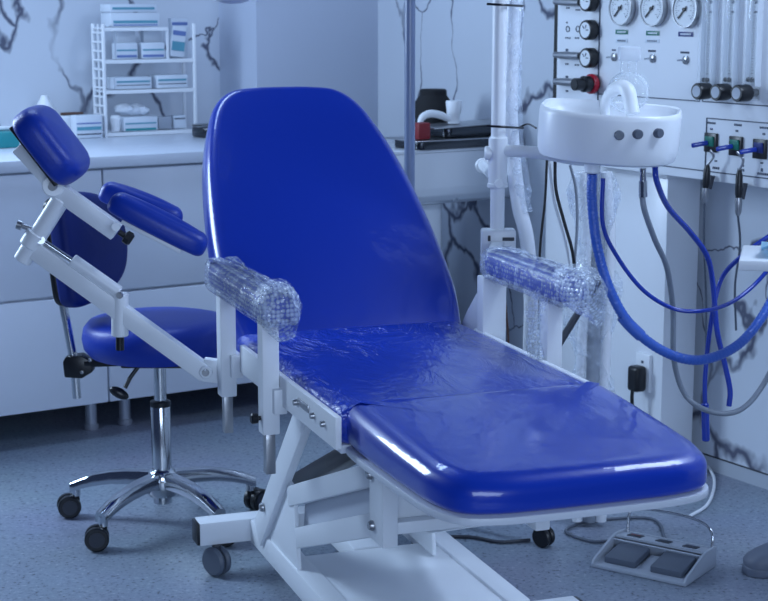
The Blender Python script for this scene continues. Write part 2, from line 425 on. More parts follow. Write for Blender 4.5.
MB().box(rk(ADIV, RB0+.002, (ZS[2]+ZS[3])/2), (.008, .008, ZS[3]-ZS[2])).build('divider', M['white'], rack)
def pack(name, x0, y0, x1, y1, b0, dep, base, label, cat='box', group='packs on the wire rack', prints=(('teal', .15, .3),), tilt=0, h=None, mat='card', da=0):
    """a printed pack: its front face spans the given outline, it stands on height base"""
    p0 = rc(onb(x0, y1, b0)); p1 = rc(onb(x1, y1, b0)); hh = h or (onb(x0, y0, b0).z-onb(x0, y1, b0).z)
    w = p1[0]-p0[0]; t = thing(name, label, cat, rp((p0[0]+p1[0])/2, b0+dep/2, base+.001), RA+da, group)
    R = Matrix.Rotation(tilt, 4, 'Y'); lift = abs(math.sin(tilt))*w/2
    MB().box((0, 0, hh/2+lift), (w, dep, hh), R, .003).build('carton', M[mat], t)
    for mt, f0, f1 in prints:
        MB().box(R @ V3((0, -dep/2-.0006, hh*((f0+f1)/2-.5)))+V3((0, 0, hh/2+lift)), (w*.9, .0012, hh*(f1-f0)), R).build('printed_band', M[mt], t)
    return t
T5 = .008
pack('carton', 111, 13, 160, 27, RF+0.0, .10, ZS[3]+T5, 'wide flat carton lying on the rack top shelf, lower of two', prints=(('tealp', .25, .45), ('purple', .08, .16)))
hh0 = onb(111, 13, RF+0.02).z-onb(111, 27, RF+0.02).z
pack('carton', 109, 5, 157, 13, RF+0.005, .09, ZS[3]+T5+hh0+.003, 'flat carton with teal stripe topmost on the rack', prints=(('tealp', .3, .6),), da=.05)
pack('carton', 116, 43, 138, 59, RF+0.008, .04, ZS[2]+T5, 'small square carton on the second shelf, left of its twin', prints=(('purple', .1, .25), ('tealp', .5, .6)))
pack('carton', 142, 43, 165, 59, RF+0.008, .04, ZS[2]+T5, 'small square carton on the second shelf, right of its twin', prints=(('purple', .1, .25), ('tealp', .5, .6)))
pack('carton', 117, 33, 136, 45, RF+0.052, .035, ZS[2]+T5, 'carton peeping out behind the left small square carton', prints=(('purple', .3, .4),), h=.115)
pack('carton', 144, 33, 164, 45, RF+0.052, .035, ZS[2]+T5, 'carton peeping out behind the right small square carton', prints=(('purple', .3, .4),), h=.115)
pack('carton', 172, 26, 186, 57, RF+0.01, .02, ZS[2]+T5, 'white leaflet pack leaning at the right end of the second shelf', prints=(('tealp', .2, .5), ('purple', .7, .85)), tilt=.13)
pack('carton', 172, 17, 189, 57, RF+0.055, .03, ZS[2]+T5, 'taller pack standing behind the leaning leaflet pack', prints=(('purple', .82, .9),), h=.155)
pack('carton', 115, 78, 152, 90, RF+0.008, .08, ZS[1]+T5, 'long white carton on the third shelf, left one', prints=(('ink', .3, .36), ('tealp', .55, .7)))
pack('carton', 157, 77, 188, 90, RF+0.008, .08, ZS[1]+T5, 'long white carton on the third shelf, right one', prints=(('ink', .3, .36), ('tealp', .55, .7)))
pack('carton', 124, 118, 158, 132, RF+0.008, .04, ZS[0]+T5, 'open white and green carton on the bottom shelf under a plastic bag', prints=(('teal', .05, .2), ('tealp', .5, .6)))
pack('carton', 159, 114, 172, 126, RF+0.055, .035, ZS[0]+T5, 'small grey carton on the bottom shelf near the middle', mat='mgrey', prints=())
pack('carton', 174, 113, 186, 126, RF+0.055, .035, ZS[0]+T5, 'small pale carton on the bottom shelf at its right end', prints=(('ink', .7, .8),))
g = MB()
pb = onb(136, 112, RF+0.06)
for i in range(5): g.sphere(pb+U*random.uniform(-.055, .055)+Z*random.uniform(-.004, .012), .028, 1.4, 1, .7, n=12)
o = g.build('plastic_bag', M['tissue'], jitter=.004); tag(o, 'crumpled white plastic bag lying on the open green carton', 'bag')
o.location.z = ZS[0]+T5+(onb(124, 118, RF+0.01).z-onb(124, 132, RF+0.01).z)+.003
cp = onb(116, 130, RF+0.05); cp.z = ZS[0]+T5
o = MB().lathe([(.0, 0), (.018, 0), (.021, .055), (.015, .062), (0, .063)], Matrix.Translation(cp), 18).build('plastic_cup', M['white_gloss']); tag(o, 'white plastic tub at the left end of the bottom rack shelf', 'tub')
# ---- other things on the worktop
def flat_box(nm, x0, y0, x1, y1, b0, dep, lab, cat, mat, prints=()):
    return pack(nm, x0, y0, x1, y1, b0, dep, ZT, lab, cat, None, prints, mat=mat)
flat_box('leaflet_holder', 76, 115, 103, 138, RF-.02, .05, 'white printed box on the worktop just left of the rack', 'box', 'card', (('tealp', .35, .5), ('purple', .62, .68), ('ink', .15, .2)))
flat_box('instrument_case', -14, 131, 20, 147, 5.72, .18, 'teal plastic case at the left end of the worktop', 'case', 'teal')
p = onb(6, 128, 5.80); p.z = ZT+(onb(0, 131, 5.72).z-onb(0, 147, 5.72).z)+.002
flat = MB().box(V3((p.x, p.y, p.z+.008)), (.07, .03, .012), MR, .004).build('swab', M['tissue']); tag(flat, 'white folded swab on top of the teal case', 'swab')
p = onb(72, 120, 6.10); p.z = ZT
o = MB().box(p+Z*.042, (.10, .07, .08), MR, .006).build('napkin_block', M['tissue']); tag(o, 'plain white napkin block under the pen, beside the printed box', 'napkins')
q = p+Z*.084
o = MB().cyl(q-U*.045+Z*.005, q+U*.03+Z*.005, .006, 12).cyl(q+U*.03+Z*.005, q+U*.046+Z*.005, .005, 12).build('marker_pen', M['brown']); tag(o, 'brown marker pen lying on the white napkin block', 'pen')
p = onb(45, 116, 6.15); p.z = ZT
o = MB().lathe([(0, 0), (.045, 0), (.048, .05), (.04, .11), (.018, .145), (.012, .16), (0, .162)], Matrix.Translation(p), 24).build('squeeze_bottle', M['white_gloss']); tag(o, 'pale rounded squeeze bottle against the marble, behind the headrest', 'bottle')
p0 = onb(201, 132, 5.95)
t = thing('instrument_tray', 'dark steel instrument tray at the right end of the rack, on the worktop', 'tray', rp(rc(p0)[0]-.01, 5.80, ZT), RA)
MB().box((0, 0, .02), (.16, .10, .04), None, .008).build('dish', M['dsteel'], t)
MB().cyl((-.11, -.02, .05), (.06, .03, .048), .005, 8).build('handle_rod', M['steel'], t)

# ================================================================== washbasin in the corner with trays
BF = 4.87
zb0 = onb(455, 206, BF).z; zb1 = onb(420, 152, BF).z-.006
ab = thing('washbasin', 'white washbasin with rounded underside and pedestal against the marble wall', 'washbasin', rp(3.33, BF+.2, 0), RA)
prof = [(.355, zb1), (0, zb1), (-.0, zb0+.07), (.01, zb0+.04), (.03, zb0+.018), (.06, zb0+.004), (.10, zb0), (.355, zb0)]
Mx = Matrix.Translation(V3((-.36, -.2, 0))) @ Matrix(((0, 0, 1, 0), (1, 0, 0, 0), (0, 1, 0, 0), (0, 0, 0, 1)))
MB().prism(prof, Mx, .70, .004).build('bowl', M['ceramic'], ab)
MB().box((-.01, -.0225, zb1+.006), (.70, .355, .012), None, .004).build('rim', M['ceramic'], ab)
MB().prism(rrect(.27, .24, .05), Matrix.Translation(V3((-.075, 0, 0))), zb0, 0).build('pedestal', M['ceramic'], ab)
ov = onb(455, 207, BF+.03)
MB().lathe([(0, 0), (.012, 0), (.011, .004), (0, .005)], axis_z(wm(ab).inverted() @ V3((ov.x, ov.y, zb0+.022)), V3((0, -1, -.6))), 16).build('overflow_cap', M['chrome'], ab)
ZB = zb1+.012
# trays
tr = thing('steel_tray', 'wide dark steel tray lying flat on the washbasin rim', 'tray', rp((rc(onb(412, 145, BF))[0]+rc(onb(505, 145, BF))[0])/2, BF+.08, ZB), RA)
MB().prism(rrect(.36, .18, .03), Matrix.Translation(V3((.0, 0, .001))), .030, .003).build('pan', M['dsteel'], tr)
MB().box((0, 0, .033), (.41, .22, .005), None, .002).build('lip', M['steel'], tr)
TZ = ZB+.037; TH2 = max(.03, onb(455, 125, BF+.1).z-TZ)
tr2 = thing('kidney_tray', 'shallow shiny steel tray of instruments on top of the wide tray', 'tray', rp(rc(onb(466, 130, BF))[0]+.04, BF+.08, TZ), RA)
MB().prism(rrect(.27, .13, .03), Matrix.Translation(V3((.02, 0, .001))), TH2, .004).build('pan', M['dsteel'], tr2)
MB().box((.0, 0, TH2+.004), (.36, .17, .004), Matrix.Rotation(-.03, 4, 'Y'), .002).build('lip', M['steel'], tr2)
p = onb(418, 131, BF+.02); p.z = TZ
o = MB().box(p+Z*.03+U*.012, (.05, .05, .058), MR, .004).build('red_box', M['red']); tag(o, 'small red box at the left end of the wide steel tray', 'box')
# black bag / pot behind
p = onb(433, 128, BF+.272); p.z = ZB
t = thing('black_helmet', 'black round dome with a flat top behind the steel trays', 'dome', p, RA)
MB().lathe([(0, 0), (.07, 0), (.078, .04), (.08, .10), (.072, .145), (.05, .176), (.049, .18)], None, 28).build('dome', M['black_matt'], t)
MB().lathe([(.051, .175), (.051, .192), (.046, .197), (0, .197)], None, 28).build('cap', M['black_matt'], t)
p = onb(436, 121, BF+.08); hz = TZ+TH2+.008
t = thing('shower_handset', 'white curved handset with a round cup end resting on the steel trays', 'handset', (p.x, p.y, hz), RA)
MB().tube([(-.07, 0, .005), (-.06, 0, .026), (-.03, 0, .038), (.01, 0, .034), (.045, 0, .022), (.075, 0, .012)], [.011, .013, .014, .014, .013, .012], 14, 5).build('handle', M['white_gloss'], t)
MB().lathe([(0, 0), (.022, 0), (.022, .03), (.026, .036), (.030, .075), (.028, .082), (0, .08)], Matrix.Translation(V3((.078, 0, .0))), 22).build('cup', M['white_gloss'], t)

# ================================================================== control panel on the right wall
PZ0 = .982; PZ1 = 2.05; PB1 = 4.36; PB0 = 2.95
wu = thing('gas_control_unit', 'white wall control panel with gauges, flow tubes and black knobs', 'control panel', rp(A_PAN, (PB0+PB1)/2, 0), RA - PI/2)
MWI = wm(wu).inverted()      # local: x towards camera-right along the wall (-b), y towards the wall (+a), z up
def pp(x, y, out=0): return MWI @ ona(x, y, A_PAN-out)
bl = (PB1-PB0)/2
MB().box((0, .012, (PZ0+PZ1)/2), (2*bl, .024, PZ1-PZ0), None, .004).build('front_panel', M['panel'], wu)
MB().box((0, .13, (PZ0+PZ1)/2+.03), (2*bl-.02, .215, PZ1-PZ0-.06), None, .004).build('chassis', M['panel'], wu)
MB().box((-bl-.012, .03, (PZ0+PZ1)/2+.01), (.02, .05, PZ1-PZ0)).build('edge_gasket', M['gasket'], wu)
m = MB()
s0 = pp(599, 60).x
m.box((s0, -.001, (PZ0+PZ1)/2+.06), (.004, .003, PZ1-PZ0-.14))
q = pp(680, 182)
m.box((0, -.001, PZ0+.028), (2*bl, .003, .003))
za = pp(651, 97.7).z; xe = pp(700, 97).x
m.box(((s0+xe)/2, -.001, za), (xe-s0, .003, .003)); m.box((xe, -.001, (za+PZ1)/2), (.003, .003, PZ1-za))
m.box(((xe+.012+bl)/2, -.001, za), (bl-xe-.012, .003, .003)); m.box((xe+.012, -.001, (za+PZ1)/2), (.003, .003, PZ1-za))
x7 = pp(706, 150).x; z7a = pp(706, 118).z; z7b = pp(706, 172).z
m.box((x7, -.001, (z7a+z7b)/2), (.003, .003, z7a-z7b)); m.box(((x7+bl)/2, -.001, z7a), (bl-x7, .003, .003))
m.build('seam_lines', M['ink'], wu)
FWD = V3((0, -1, 0))
def gauge(x, y, r):
    c = pp(x, y, .014); c.y = 0; mt = axis_z(c, FWD)
    g_ = MB().lathe([(r*.96, 0), (r, .003), (r, .016), (r*.97, .022), (r*.92, .022), (r*.90, .018), (r*.90, 0)], mt, 40).build('gauge', M['steel'], wu)
    MB().lathe([(0, .0178), (r*.91, .0178), (r*.91, .016)], mt, 36).build('face', M['dial'], g_)
    k = MB()
    for i in range(28):
        a = rad(-45+270*i/27); l = r*(.12 if i % 3 == 0 else .07)
        d = V3((math.cos(a), math.sin(a), 0)); k.box(mt @ (d*(r*.74-l/2)+Z*.019), (l, .0012, .0012), mt.to_3x3().to_4x4() @ Matrix.Rotation(a, 4, 'Z'))
    for i in range(9):
        a = rad(-40+260*i/8); d = V3((math.cos(a), math.sin(a), 0)); k.box(mt @ (d*r*.5+Z*.019), (.005, .001, .004), mt.to_3x3().to_4x4())
    k.build('scale_marks', M['ink'], g_)
    a = rad(225) if True else 0
    n_ = MB().beam(mt @ V3((math.cos(a)*r*.66, math.sin(a)*r*.66, .021)), mt @ V3((-math.cos(a)*r*.22, -math.sin(a)*r*.22, .021)), .0045, .0018, FWD, 0)
    n_.lathe([(0, .026), (r*.10, .025), (r*.10, .019)], mt, 14).build('needle', M['black'], g_)
GR = .055
for x, y in ((621.5, 8), (653, 8.5), (686, 9.5)): gauge(x, y, GR)
# label plates under the gauges
def plate(x, y, w, h, mat, dash=0, dm='inkw', nm='label_plate'):
    c = pp(x, y)
    pl = MB().box((c.x, -.001, c.z), (w, .002, h), None, .0004).build(nm, M[mat], wu)
    if dash:
        d = MB()
        for i in range(dash): d.box((c.x+w*.72*((i+.5)/dash-.5), -.0023, c.z), (w*.72/dash*.65, .001, h*.38))
        d.build('lettering', M[dm], pl)
plate(622, 32, .058, .014, 'green', 7); plate(653, 33.2, .060, .014, 'green', 7); plate(686, 34.2, .064, .014, 'navy', 8)
plate(622, 40.7, .056, .013, 'card', 6, 'ink'); plate(652.5, 41, .064, .011, 'card', 6, 'ink')
def printing(rows, nm='printed_line'):
    for x, y, w, h, n in rows:
        c = pp(x, y); d = MB()
        for i in range(n): d.box((c.x+w*((i+.5)/n-.5), -.0006, c.z), (w/n*.66, .0012, h))
        d.build(nm, M['ink'], wu)
printing([(652, 51, .036, .006, 6), (685, 52.5, .040, .006, 7), (614, 50, .02, .005, 3),
          (711.5, 123, .036, .006, 6), (738, 125, .032, .006, 5), (766, 128, .05, .006, 7), (711.5, 129, .012, .006, 2), (737, 131, .012, .006, 2), (764, 134, .012, .006, 2),
          (716, 161, .012, .005, 2), (716, 168, .03, .007, 4), (743, 165, .012, .01, 1), (741, 170, .03, .007, 4), (762, 163, .012, .005, 2), (762, 170, .012, .01, 1), (763, 174, .045, .007, 6),
          (568, 8, .02, .005, 2), (578, 10, .026, .005, 3), (567, 22.5, .012, .005, 1), (568, 38, .03, .005, 3), (577, 38, .026, .005, 2), (567, 50, .02, .008, 1), (567, 64, .02, .006, 2), (577, 65, .026, .005, 2), (567, 77, .02, .008, 1), (567, 91, .02, .006, 1)])
def ringmark(x, y):
    c = pp(x, y); MB().tube([(c.x+.009*math.cos(a), -.001, c.z+.009*math.sin(a)) for a in [2*PI*i/16 for i in range(17)]], .0016, 6).build('dial_mark', M['ink'], wu)
for x, y in ((568, 29), (578, 29)): ringmark(x, y)
# toggle switches
for x, y in ((613.5, 57), (652, 58.5), (685, 60)):
    c = pp(x, y, .005); c.y = 0
    sw = MB().lathe([(.013, 0), (.013, .005), (.008, .008), (0, .008)], axis_z(c, FWD), 20).build('toggle_switch', M['steel'], wu)
    MB().tube([c+FWD*.006, c+FWD*.03+V3((-.006, 0, -.001))], [.0035, .0025], 10).build('lever', M['chrome'], sw)
# black valve knobs, left column
def knob(x, y, r, l, facemat='dial'):
    c = pp(x, y, l); c.y = 0; mt = axis_z(c, FWD)
    k = MB().lathe([(r*.9, 0), (r, .004), (r, l*.85), (r*.94, l), (r*.8, l), (0, l*.97)], mt, 30).build('valve_knob', M['black'], wu)
    MB().lathe([(0, l*1.02), (r*.76, l*1.02), (r*.80, l*.97)], mt, 26).build('knob_face', M[facemat], k)
    d = MB()
    for a in (0, 1.2, 2.3): d.box(mt @ V3((r*.35*math.cos(a), r*.35*math.sin(a), l*1.02+.0006)), (r*.35, r*.1, .001), mt.to_3x3().to_4x4() @ Matrix.Rotation(a, 4, 'Z'))
    d.build('knob_print', M['ink'], k)
for y in (1.5, 30, 58): knob(585, y, .032, .034)
c = pp(588, 84, .03); c.y = 0
k = MB().lathe([(.026, 0), (.026, .05), (.020, .056), (.020, .085), (.017, .088), (0, .088)], axis_z(c, FWD), 26).build('valve_knob', M['black'], wu)
MB().lathe([(.029, .006), (.032, .010), (.032, .022), (.029, .026), (.024, .026)], axis_z(c, FWD), 28).build('red_ring', M['redring'], k)
k['label'] = 'long black valve knob with a red ring'
for y in (2.5, 56, 82.5):
    a_, b_ = pp(552, y-1, .03), pp(577, y, .03)
    if y > 80: b_ = pp(571, y, .03)
    n_ = MB().tube([V3((a_.x, -.018, a_.z)), V3((a_.x*.5+b_.x*.5, -.018, b_.z*.5+a_.z*.5)), V3((b_.x, -.018, b_.z))], [.010, .013, .012], 14).build('hose_nozzle', M['steel'], wu)
    for q_ in (.3, .8): MB().box(V3((a_.x+(b_.x-a_.x)*q_, -.007, a_.z)), (.016, .016, .012), None, .002).build('nozzle_clip', M['grey'], n_)
# flow meters
for xc, yk, xk in ((712, 91, 701), (734, 92, 720), (757, 93, 741)):
    t_ = pp(xc, 40); bt = pp(xc-1, 86).z; tp = PZ1-.35
    fm = MB().box((t_.x, -.018, (bt+tp)/2), (.042, .036, tp-bt), None, .004).build('flow_meter', M['clear'], wu)
    for e_ in (-1, 1): MB().box((t_.x+e_*.0215, -.012, (bt+tp)/2), (.002, .022, tp-bt)).build('side_edge', M['frost'], fm)
    MB().cyl((t_.x+.004, -.018, bt+.01), (t_.x+.004, -.018, tp-.01), .007, 14).build('glass_tube', M['glass'], fm)
    MB().box((t_.x, -.0015, (bt+tp)/2), (.036, .003, tp-bt-.01)).build('scale_plate', M['dial'], fm)
    d = MB(); z = bt+.035; i = 0
    while z < tp-.05:
        d.box((t_.x-.011, -.0036, z), (.010 if i % 5 == 0 else .005, .001, .0016)); 
        if i % 5 == 0: d.box((t_.x+.012, -.0036, z), (.006, .001, .005))
        z += .0085; i += 1
    zl = pp(xc, 12).z; d.box((t_.x+.004, -.0036, zl), (.03, .001, .006)); d.box((t_.x, -.0036, pp(xc, 2).z), (.022, .001, .009))
    d.build('scale_marks', M['ink'], fm)
    MB().sphere((t_.x+.004, -.018, bt+.018), .0075, n=12).sphere((t_.x-.012, -.016, bt+.018), .007, n=12).build('float_ball', M['black'], fm)
    MB().box((t_.x+.002, -.02, bt-.022), (.042, .04, .042), None, .005).build('block', M['clear'], fm)
    c = pp(xk+5, yk, .04); c.y = -.03
    kn = MB().lathe([(.012, -.03), (.012, 0), (.0235, .002), (.0245, .006), (.0245, .044), (.022, .048), (0, .048)], axis_z(c, FWD), 28).build('flow_knob', M['black'], wu)
    c2 = axis_z(c, FWD); MB().lathe([(.010, .0485), (.0165, .0488), (.0165, .0475)], c2, 22).build('knob_mark', M['mgrey'], kn)
# rocker sockets with leads
for x, y, gm in ((712, 142.5, 'green'), (737, 146, 'green'), (761, 149, 'navy')):
    c = pp(x, y)
    sk_ = MB().box((c.x, -.004, c.z), (.052, .009, .056), None, .002).build('rocker_switch', M['black'], wu)
    MB().box((c.x, -.010, c.z+.004), (.034, .006, .030), Matrix.Rotation(.15, 4, 'X'), .002).build('rocker', M[gm], sk_)
    tb = MB().beam((c.x-.006, -.010, c.z), (c.x-.034, -.05, c.z-.010), .012, .014, Z, .004).build('plug_lead', M['tube'], sk_)

# handpieces hanging from the leads below the panel
for i, (x, yt, yb, lab) in enumerate(((706, 165, 203, 'black and steel handpiece hanging nearest the white unit column'), (738, 170, 216, 'black and steel handpiece hanging further right, by the marble wall'))):
    p0 = ona(x+1.5, yt, A_PAN-.04); p1 = ona(x-1.5 if i == 0 else x, yb, A_PAN-.04); d = p1-p0
    t = thing('handpiece', lab, 'handpiece', p1, 0, None); Mi = wm(t).inverted()
    L_ = lambda f: Mi @ (p0+d*f)
    MB().tube([L_(0), L_(.12), L_(.5), L_(.6)], [.006, .010, .011, .009], 14).build('grip', M['black'], t)
    MB().tube([L_(.6), L_(.72), L_(.92), L_(1)], [.010, .011, .009, .005], 14).build('sleeve', M['steel'], t)
    st = ona((708, 735)[i]+2, (150, 152)[i], A_PAN-.045)
    MB().tube([Mi @ st, Mi @ (st*.5+p0*.5+V3((.012, -.01, .004))), L_(0)], .004, 8, 6).build('hanger_lead', M['steel'], t)
    MB().tube([L_(.3)+V3((.022, .02, 0)), L_(.65)+V3((.016, .02, .0))], [.008, .006], 10).build('holder_bracket', M['dgrey'], t)
    q = [p1, ona(x+2, yb+30, A_PAN+.05), ona(x-3, yb+70, A_PAN+.1), ona(x-2, 330, A_PAN+.15)] if i else [p1, ona(704, 245, A_PAN), ona(706, 300, A_PAN+.1), ona(706, 350, A_PAN+.16)]
    MB().tube([Mi @ k_ for k_ in q], .0035, 8, 8).build('cable', M['grey'], t)

# column under the panel, cable trunk, socket, plug
CA0, CA1 = 3.50, 3.638
b_r = rc(ona(666, 250, CA0))[1]; b_l = rc(ona(611, 300, CA0))[1]
pc = thing('unit_column', 'white upright column under the control panel', 'column', rp((CA0+CA1)/2, (b_r+b_l)/2, 0), RA)
MB().box((0, 0, .48), (CA1-CA0, b_l-b_r, .96), None, .003).build('body', M['panel'], pc)
MB().box((-.003, 0, .968), (CA1-CA0+.03, b_l-b_r+.03, .012), None, .002).build('top_flange', M['panel'], pc)
t0 = rc(ona(546, 200, 3.60))[1]
o = rbox(3.60, A_WALL-.001, b_l+.10, t0, 0, 1.02, .003).build('cable_trunk', M['panel']); tag(o, 'white boxed-in cable duct on the marble wall left of the unit column', 'cable duct')
sp = ona(645, 372, CA0)
so = thing('wall_socket', 'white double power socket on the front of the unit column', 'socket', sp, RA - PI/2)
MB().box((0, -.006, 0), (.068, .012, .125), None, .003).build('face_plate', M['white_gloss'], so)
MB().box((.0, -.0125, .035), (.010, .002, .008)).box((.012, -.0125, -.02), (.008, .002, .004)).build('pin_slots', M['ink'], so)
pl = ona(633, 379, CA0-.05)
t = thing('power_plug', 'black power plug in the socket on the unit column', 'plug', pl, RA - PI/2)
MB().box((0, .016, 0), (.052, .045, .084), None, .012, 3).build('plug_body', M['black'], t)
MB().tube([(0, .0, -.03), (0, -.002, -.07), (.004, .004, -.12), (.01, .02, -.2), (.0, .03, -.29)], .006, 10, 6).build('cord', M['black'], t)

# ================================================================== cuspidor on its pole
YP = 4.22; YC = 4.06
pb_ = ony(497, 235, YP)
cs = thing('cuspidor_stand', 'round white spittoon bowl on a white pole behind the right armrest', 'cuspidor', (pb_.x, pb_.y, 0))
Ci = wm(cs).inverted()
pole0 = Ci @ ony(498, 150, YP)
PX = pole0.x*0
MB().cyl((0, 0, .74), (0, 0, 1.75), .0185, 24).build('pole', M['white'], cs)
zc0, zc1 = (Ci @ ony(497, 186, YP)).z, (Ci @ ony(497, 138, YP)).z
MB().lathe([(.0245, zc0-.004), (.027, zc0-.002), (.027, zc0+.006), (.0245, zc0+.008), (.0245, zc1), (.020, zc1+.004)], None, 24).build('sleeve', M['white'], cs)
zs0, zs1 = (Ci @ ony(497, 268, YP)).z, (Ci @ ony(497, 229, YP)).z
MB().box((.003, .0, (zs0+zs1)/2), (.088, .06, zs1-zs0), None, .006).build('clamp_block', M['white'], cs)
MB().box((.027, -.031, zs1-.022), (.03, .004, .009)).box((-.022, -.031, zs1-.02), (.007, .004, .014)).build('clamp_slot', M['dgrey'], cs)
MB().beam((0, -.03, (zs0+zs1)/2), Ci @ (MC @ V3((.345, .70, 0)))*1+V3((0, 0, (zs0+zs1)/2)), .035, .045, Z, .004).build('mount_bar', M['white'], cs)
kc = Ci @ ony(487, 153, YP-.0); MB().cyl(kc+V3((.02, .0, 0)), kc+V3((-.006, -.0, 0)), .018, 22, .003).build('clamp_knob', M['white_gloss'], cs)
kc = Ci @ ony(499, 184, YP-.03); MB().cyl(kc+V3((0, .02, 0)), kc+V3((0, -.006, 0)), .012, 18, .002).build('clamp_bolt', M['white_gloss'], cs)
pe = Ci @ ony(600, 168, YC); a0 = Ci @ ony(505, 150, YP)
MB().tube([V3((0, 0, a0.z)), Ci @ ony(540, 153, YP-.04), Ci @ ony(575, 159, YC+.06), V3((pe.x, pe.y, pe.z+.02))], .0155, 18, 6).build('arm', M['white'], cs)
e0 = Ci @ ony(474, 158, YP+.06); e1 = Ci @ ony(496, 178, YP)
f0 = Ci @ onb(474, 157, BF-.004)
fd = (f0-e1); f1 = e1+fd*.5; MB().tube([f1, e1*.5+f1*.5, e1], [.016, .0155, .0155], 14).cyl(f1, f1+fd.normalized()*.012, .024, 22, .003).build('elbow_pipe', M['white'], cs)
# bowl: D-shaped drum, flat side to the panel
bc = Ci @ ony(609, 130, YC); zr = (Ci @ ony(609, 115, YC-.15)).z; zu = (Ci @ ony(609, 166, YC-.12)).z
BW = .345/2
def dshape(f, n=48):
    out = []
    for i in range(n):
        a = 2*PI*i/n; e = .8 if math.sin(a) < 0 else .42
        x = math.copysign(abs(math.cos(a))**e, math.cos(a)); y = math.copysign(abs(math.sin(a))**e, math.sin(a))
        y = y*(.155 if y < 0 else .11); out.append((x*BW*f, y*f))
    return out
RB = Matrix.Rotation(rad(-12), 4, 'Z')
def dring(mb, seq):
    rings = []
    for f, z in seq: rings.append([mb.bm.verts.new(V3((bc.x, bc.y, 0))+RB @ V3((x, y, z))) for x, y in dshape(f)])
    n = len(rings[0])
    for a, b in zip(rings, rings[1:]):
        for j in range(n): mb.bm.faces.new((a[j], a[(j+1) % n], b[(j+1) % n], b[j]))
    mb.bm.faces.new(rings[0][::-1]); mb.bm.faces.new(rings[-1]); return mb
mb_ = dring(MB(), [(.5, zu), (.9, zu), (.965, zu+.006), (.99, zu+.018), (1, zu+.04), (1, zr-.014), (.99, zr-.004), (.965, zr), (.93, zr-.003), (.91, zr-.014), (.86, zr-.03), (.7, zr-.045), (.3, zr-.05)])
TB = V3((bc.x, bc.y, (zu+zr)/2))
mb_.bm.transform(Matrix.Translation(TB+Z*.011) @ Matrix.Rotation(rad(4.5), 4, 'X') @ Matrix.Rotation(rad(2.5), 4, 'Y') @ Matrix.Translation(-TB))
mb_.build('bowl', M['white_gloss'], cs)
for x, y in ((619, 135), (637, 134), (657, 133)):
    best = None
    for u, v in dshape(1, 400):
        if v > 0: continue
        w_ = V3((bc.x, bc.y, 0))+RB @ V3((u, v, 0)); e_ = abs((Ci @ ony(x, y, (wm(cs) @ w_).y)).x-w_.x)
        if best is None or e_ < best[0]: best = (e_, w_, u, v)
    w_ = best[1]; c = Ci @ ony(x, y, (wm(cs) @ w_).y)
    nrm = (RB @ V3((best[2]/BW**2, best[3]/.155**2, 0))).normalized()
    MB().lathe([(.0115, -.03), (.0115, .012), (.0095, .015), (0, .015)], axis_z(c, nrm), 18).build('push_button', M['grey'], cs)
MB().cyl((bc.x-.04, bc.y-.01, zu-.028), (bc.x-.04, bc.y-.01, zu+.012), .020, 22, .004).build('drain_stub', M['white_gloss'], cs)
s0 = Ci @ ony(606, 102, YC+.06); s1 = Ci @ ony(615, 89, YC+.03); s2 = Ci @ ony(627, 90, YC-.02); s3 = Ci @ ony(633, 114, YC-.04)
MB().tube([V3((s0.x, s0.y, zr-.04)), s0, s1, s2, s3], [.012, .014, .017, .0185, .0175], 18, 8).build('spout', M['white_gloss'], cs)
g0 = Ci @ ony(628, 96, YC+.06); zt = (Ci @ ony(628, 64, YC+.06)).z; r_ = .052
zg = (Ci @ ony(630, 92, YC+.06)).z
MB().lathe([(r_*math.cos(rad(q)), zg+r_*math.sin(rad(q))) for q in range(-66, 67, 12)]+[(.021, zg+r_*1.0), (.020, zt), (.020, zt+.012)], Matrix.Translation(V3((g0.x, g0.y, 0))), 30).build('glass_bulb', M['glass'], cs)
MB().box((g0.x, g0.y, zt+.025), (.052, .05, .036), None, .006).build('bulb_cap', M['frost'], cs)
MB().tube([(g0.x, g0.y, zt+.0), (g0.x, g0.y, zr+.0)], .004, 8).build('inner_tube', M['clear'], cs)

# plastic-wrapped white hose running beside the pole
pts = [ony(514, -60, YP+.10), ony(514, 0, YP+.10), ony(511, 80, YP+.10), ony(511, 130, YP+.10), ony(518, 200, YP+.10), ony(527, 240, YP+.10), ony(531, 300, YP+.12), ony(530, 350, YP+.25), ony(532, 400, YP+.55), ony(540, 440, YP+.95)]
lo = pts[-1].copy()
t = thing('wrapped_hose', 'white hose in clear film running up beside the white pole', 'hose', lo)
Ti = wm(t).inverted(); q = [Ti @ p for p in pts]
MB().tube(q, .0195, 16, 8).build('hose', M['whose'], t)
MB().tube([Ti @ ony(x, y, YP+.10) for x, y in ((515, -60), (515, 0), (513, 80), (514, 130), (520, 180), (525, 212))], [.022, .023, .022, .0235, .0225, .025, .021], 16, 8).build('film_sleeve', M['sheet'], t, jitter=.0025)
b_ = MB()
for y in (4, 126):
    c1, c2 = ony(487, y, YP-.025), ony(523, y+2, YP+.07); MB().tube([Ti @ c1, Ti @ ony(505, y+1, YP-.03), Ti @ c2], .003, 8, 5).build('cable_tie', M['black'], t)
b_.tube([Ti @ ony(520, 127, YP+.07), Ti @ ony(528, 124, YP+.05), Ti @ ony(536, 128, YC)], .0025, 8, 5)
b_.build('tie_tail', M['black'], t)

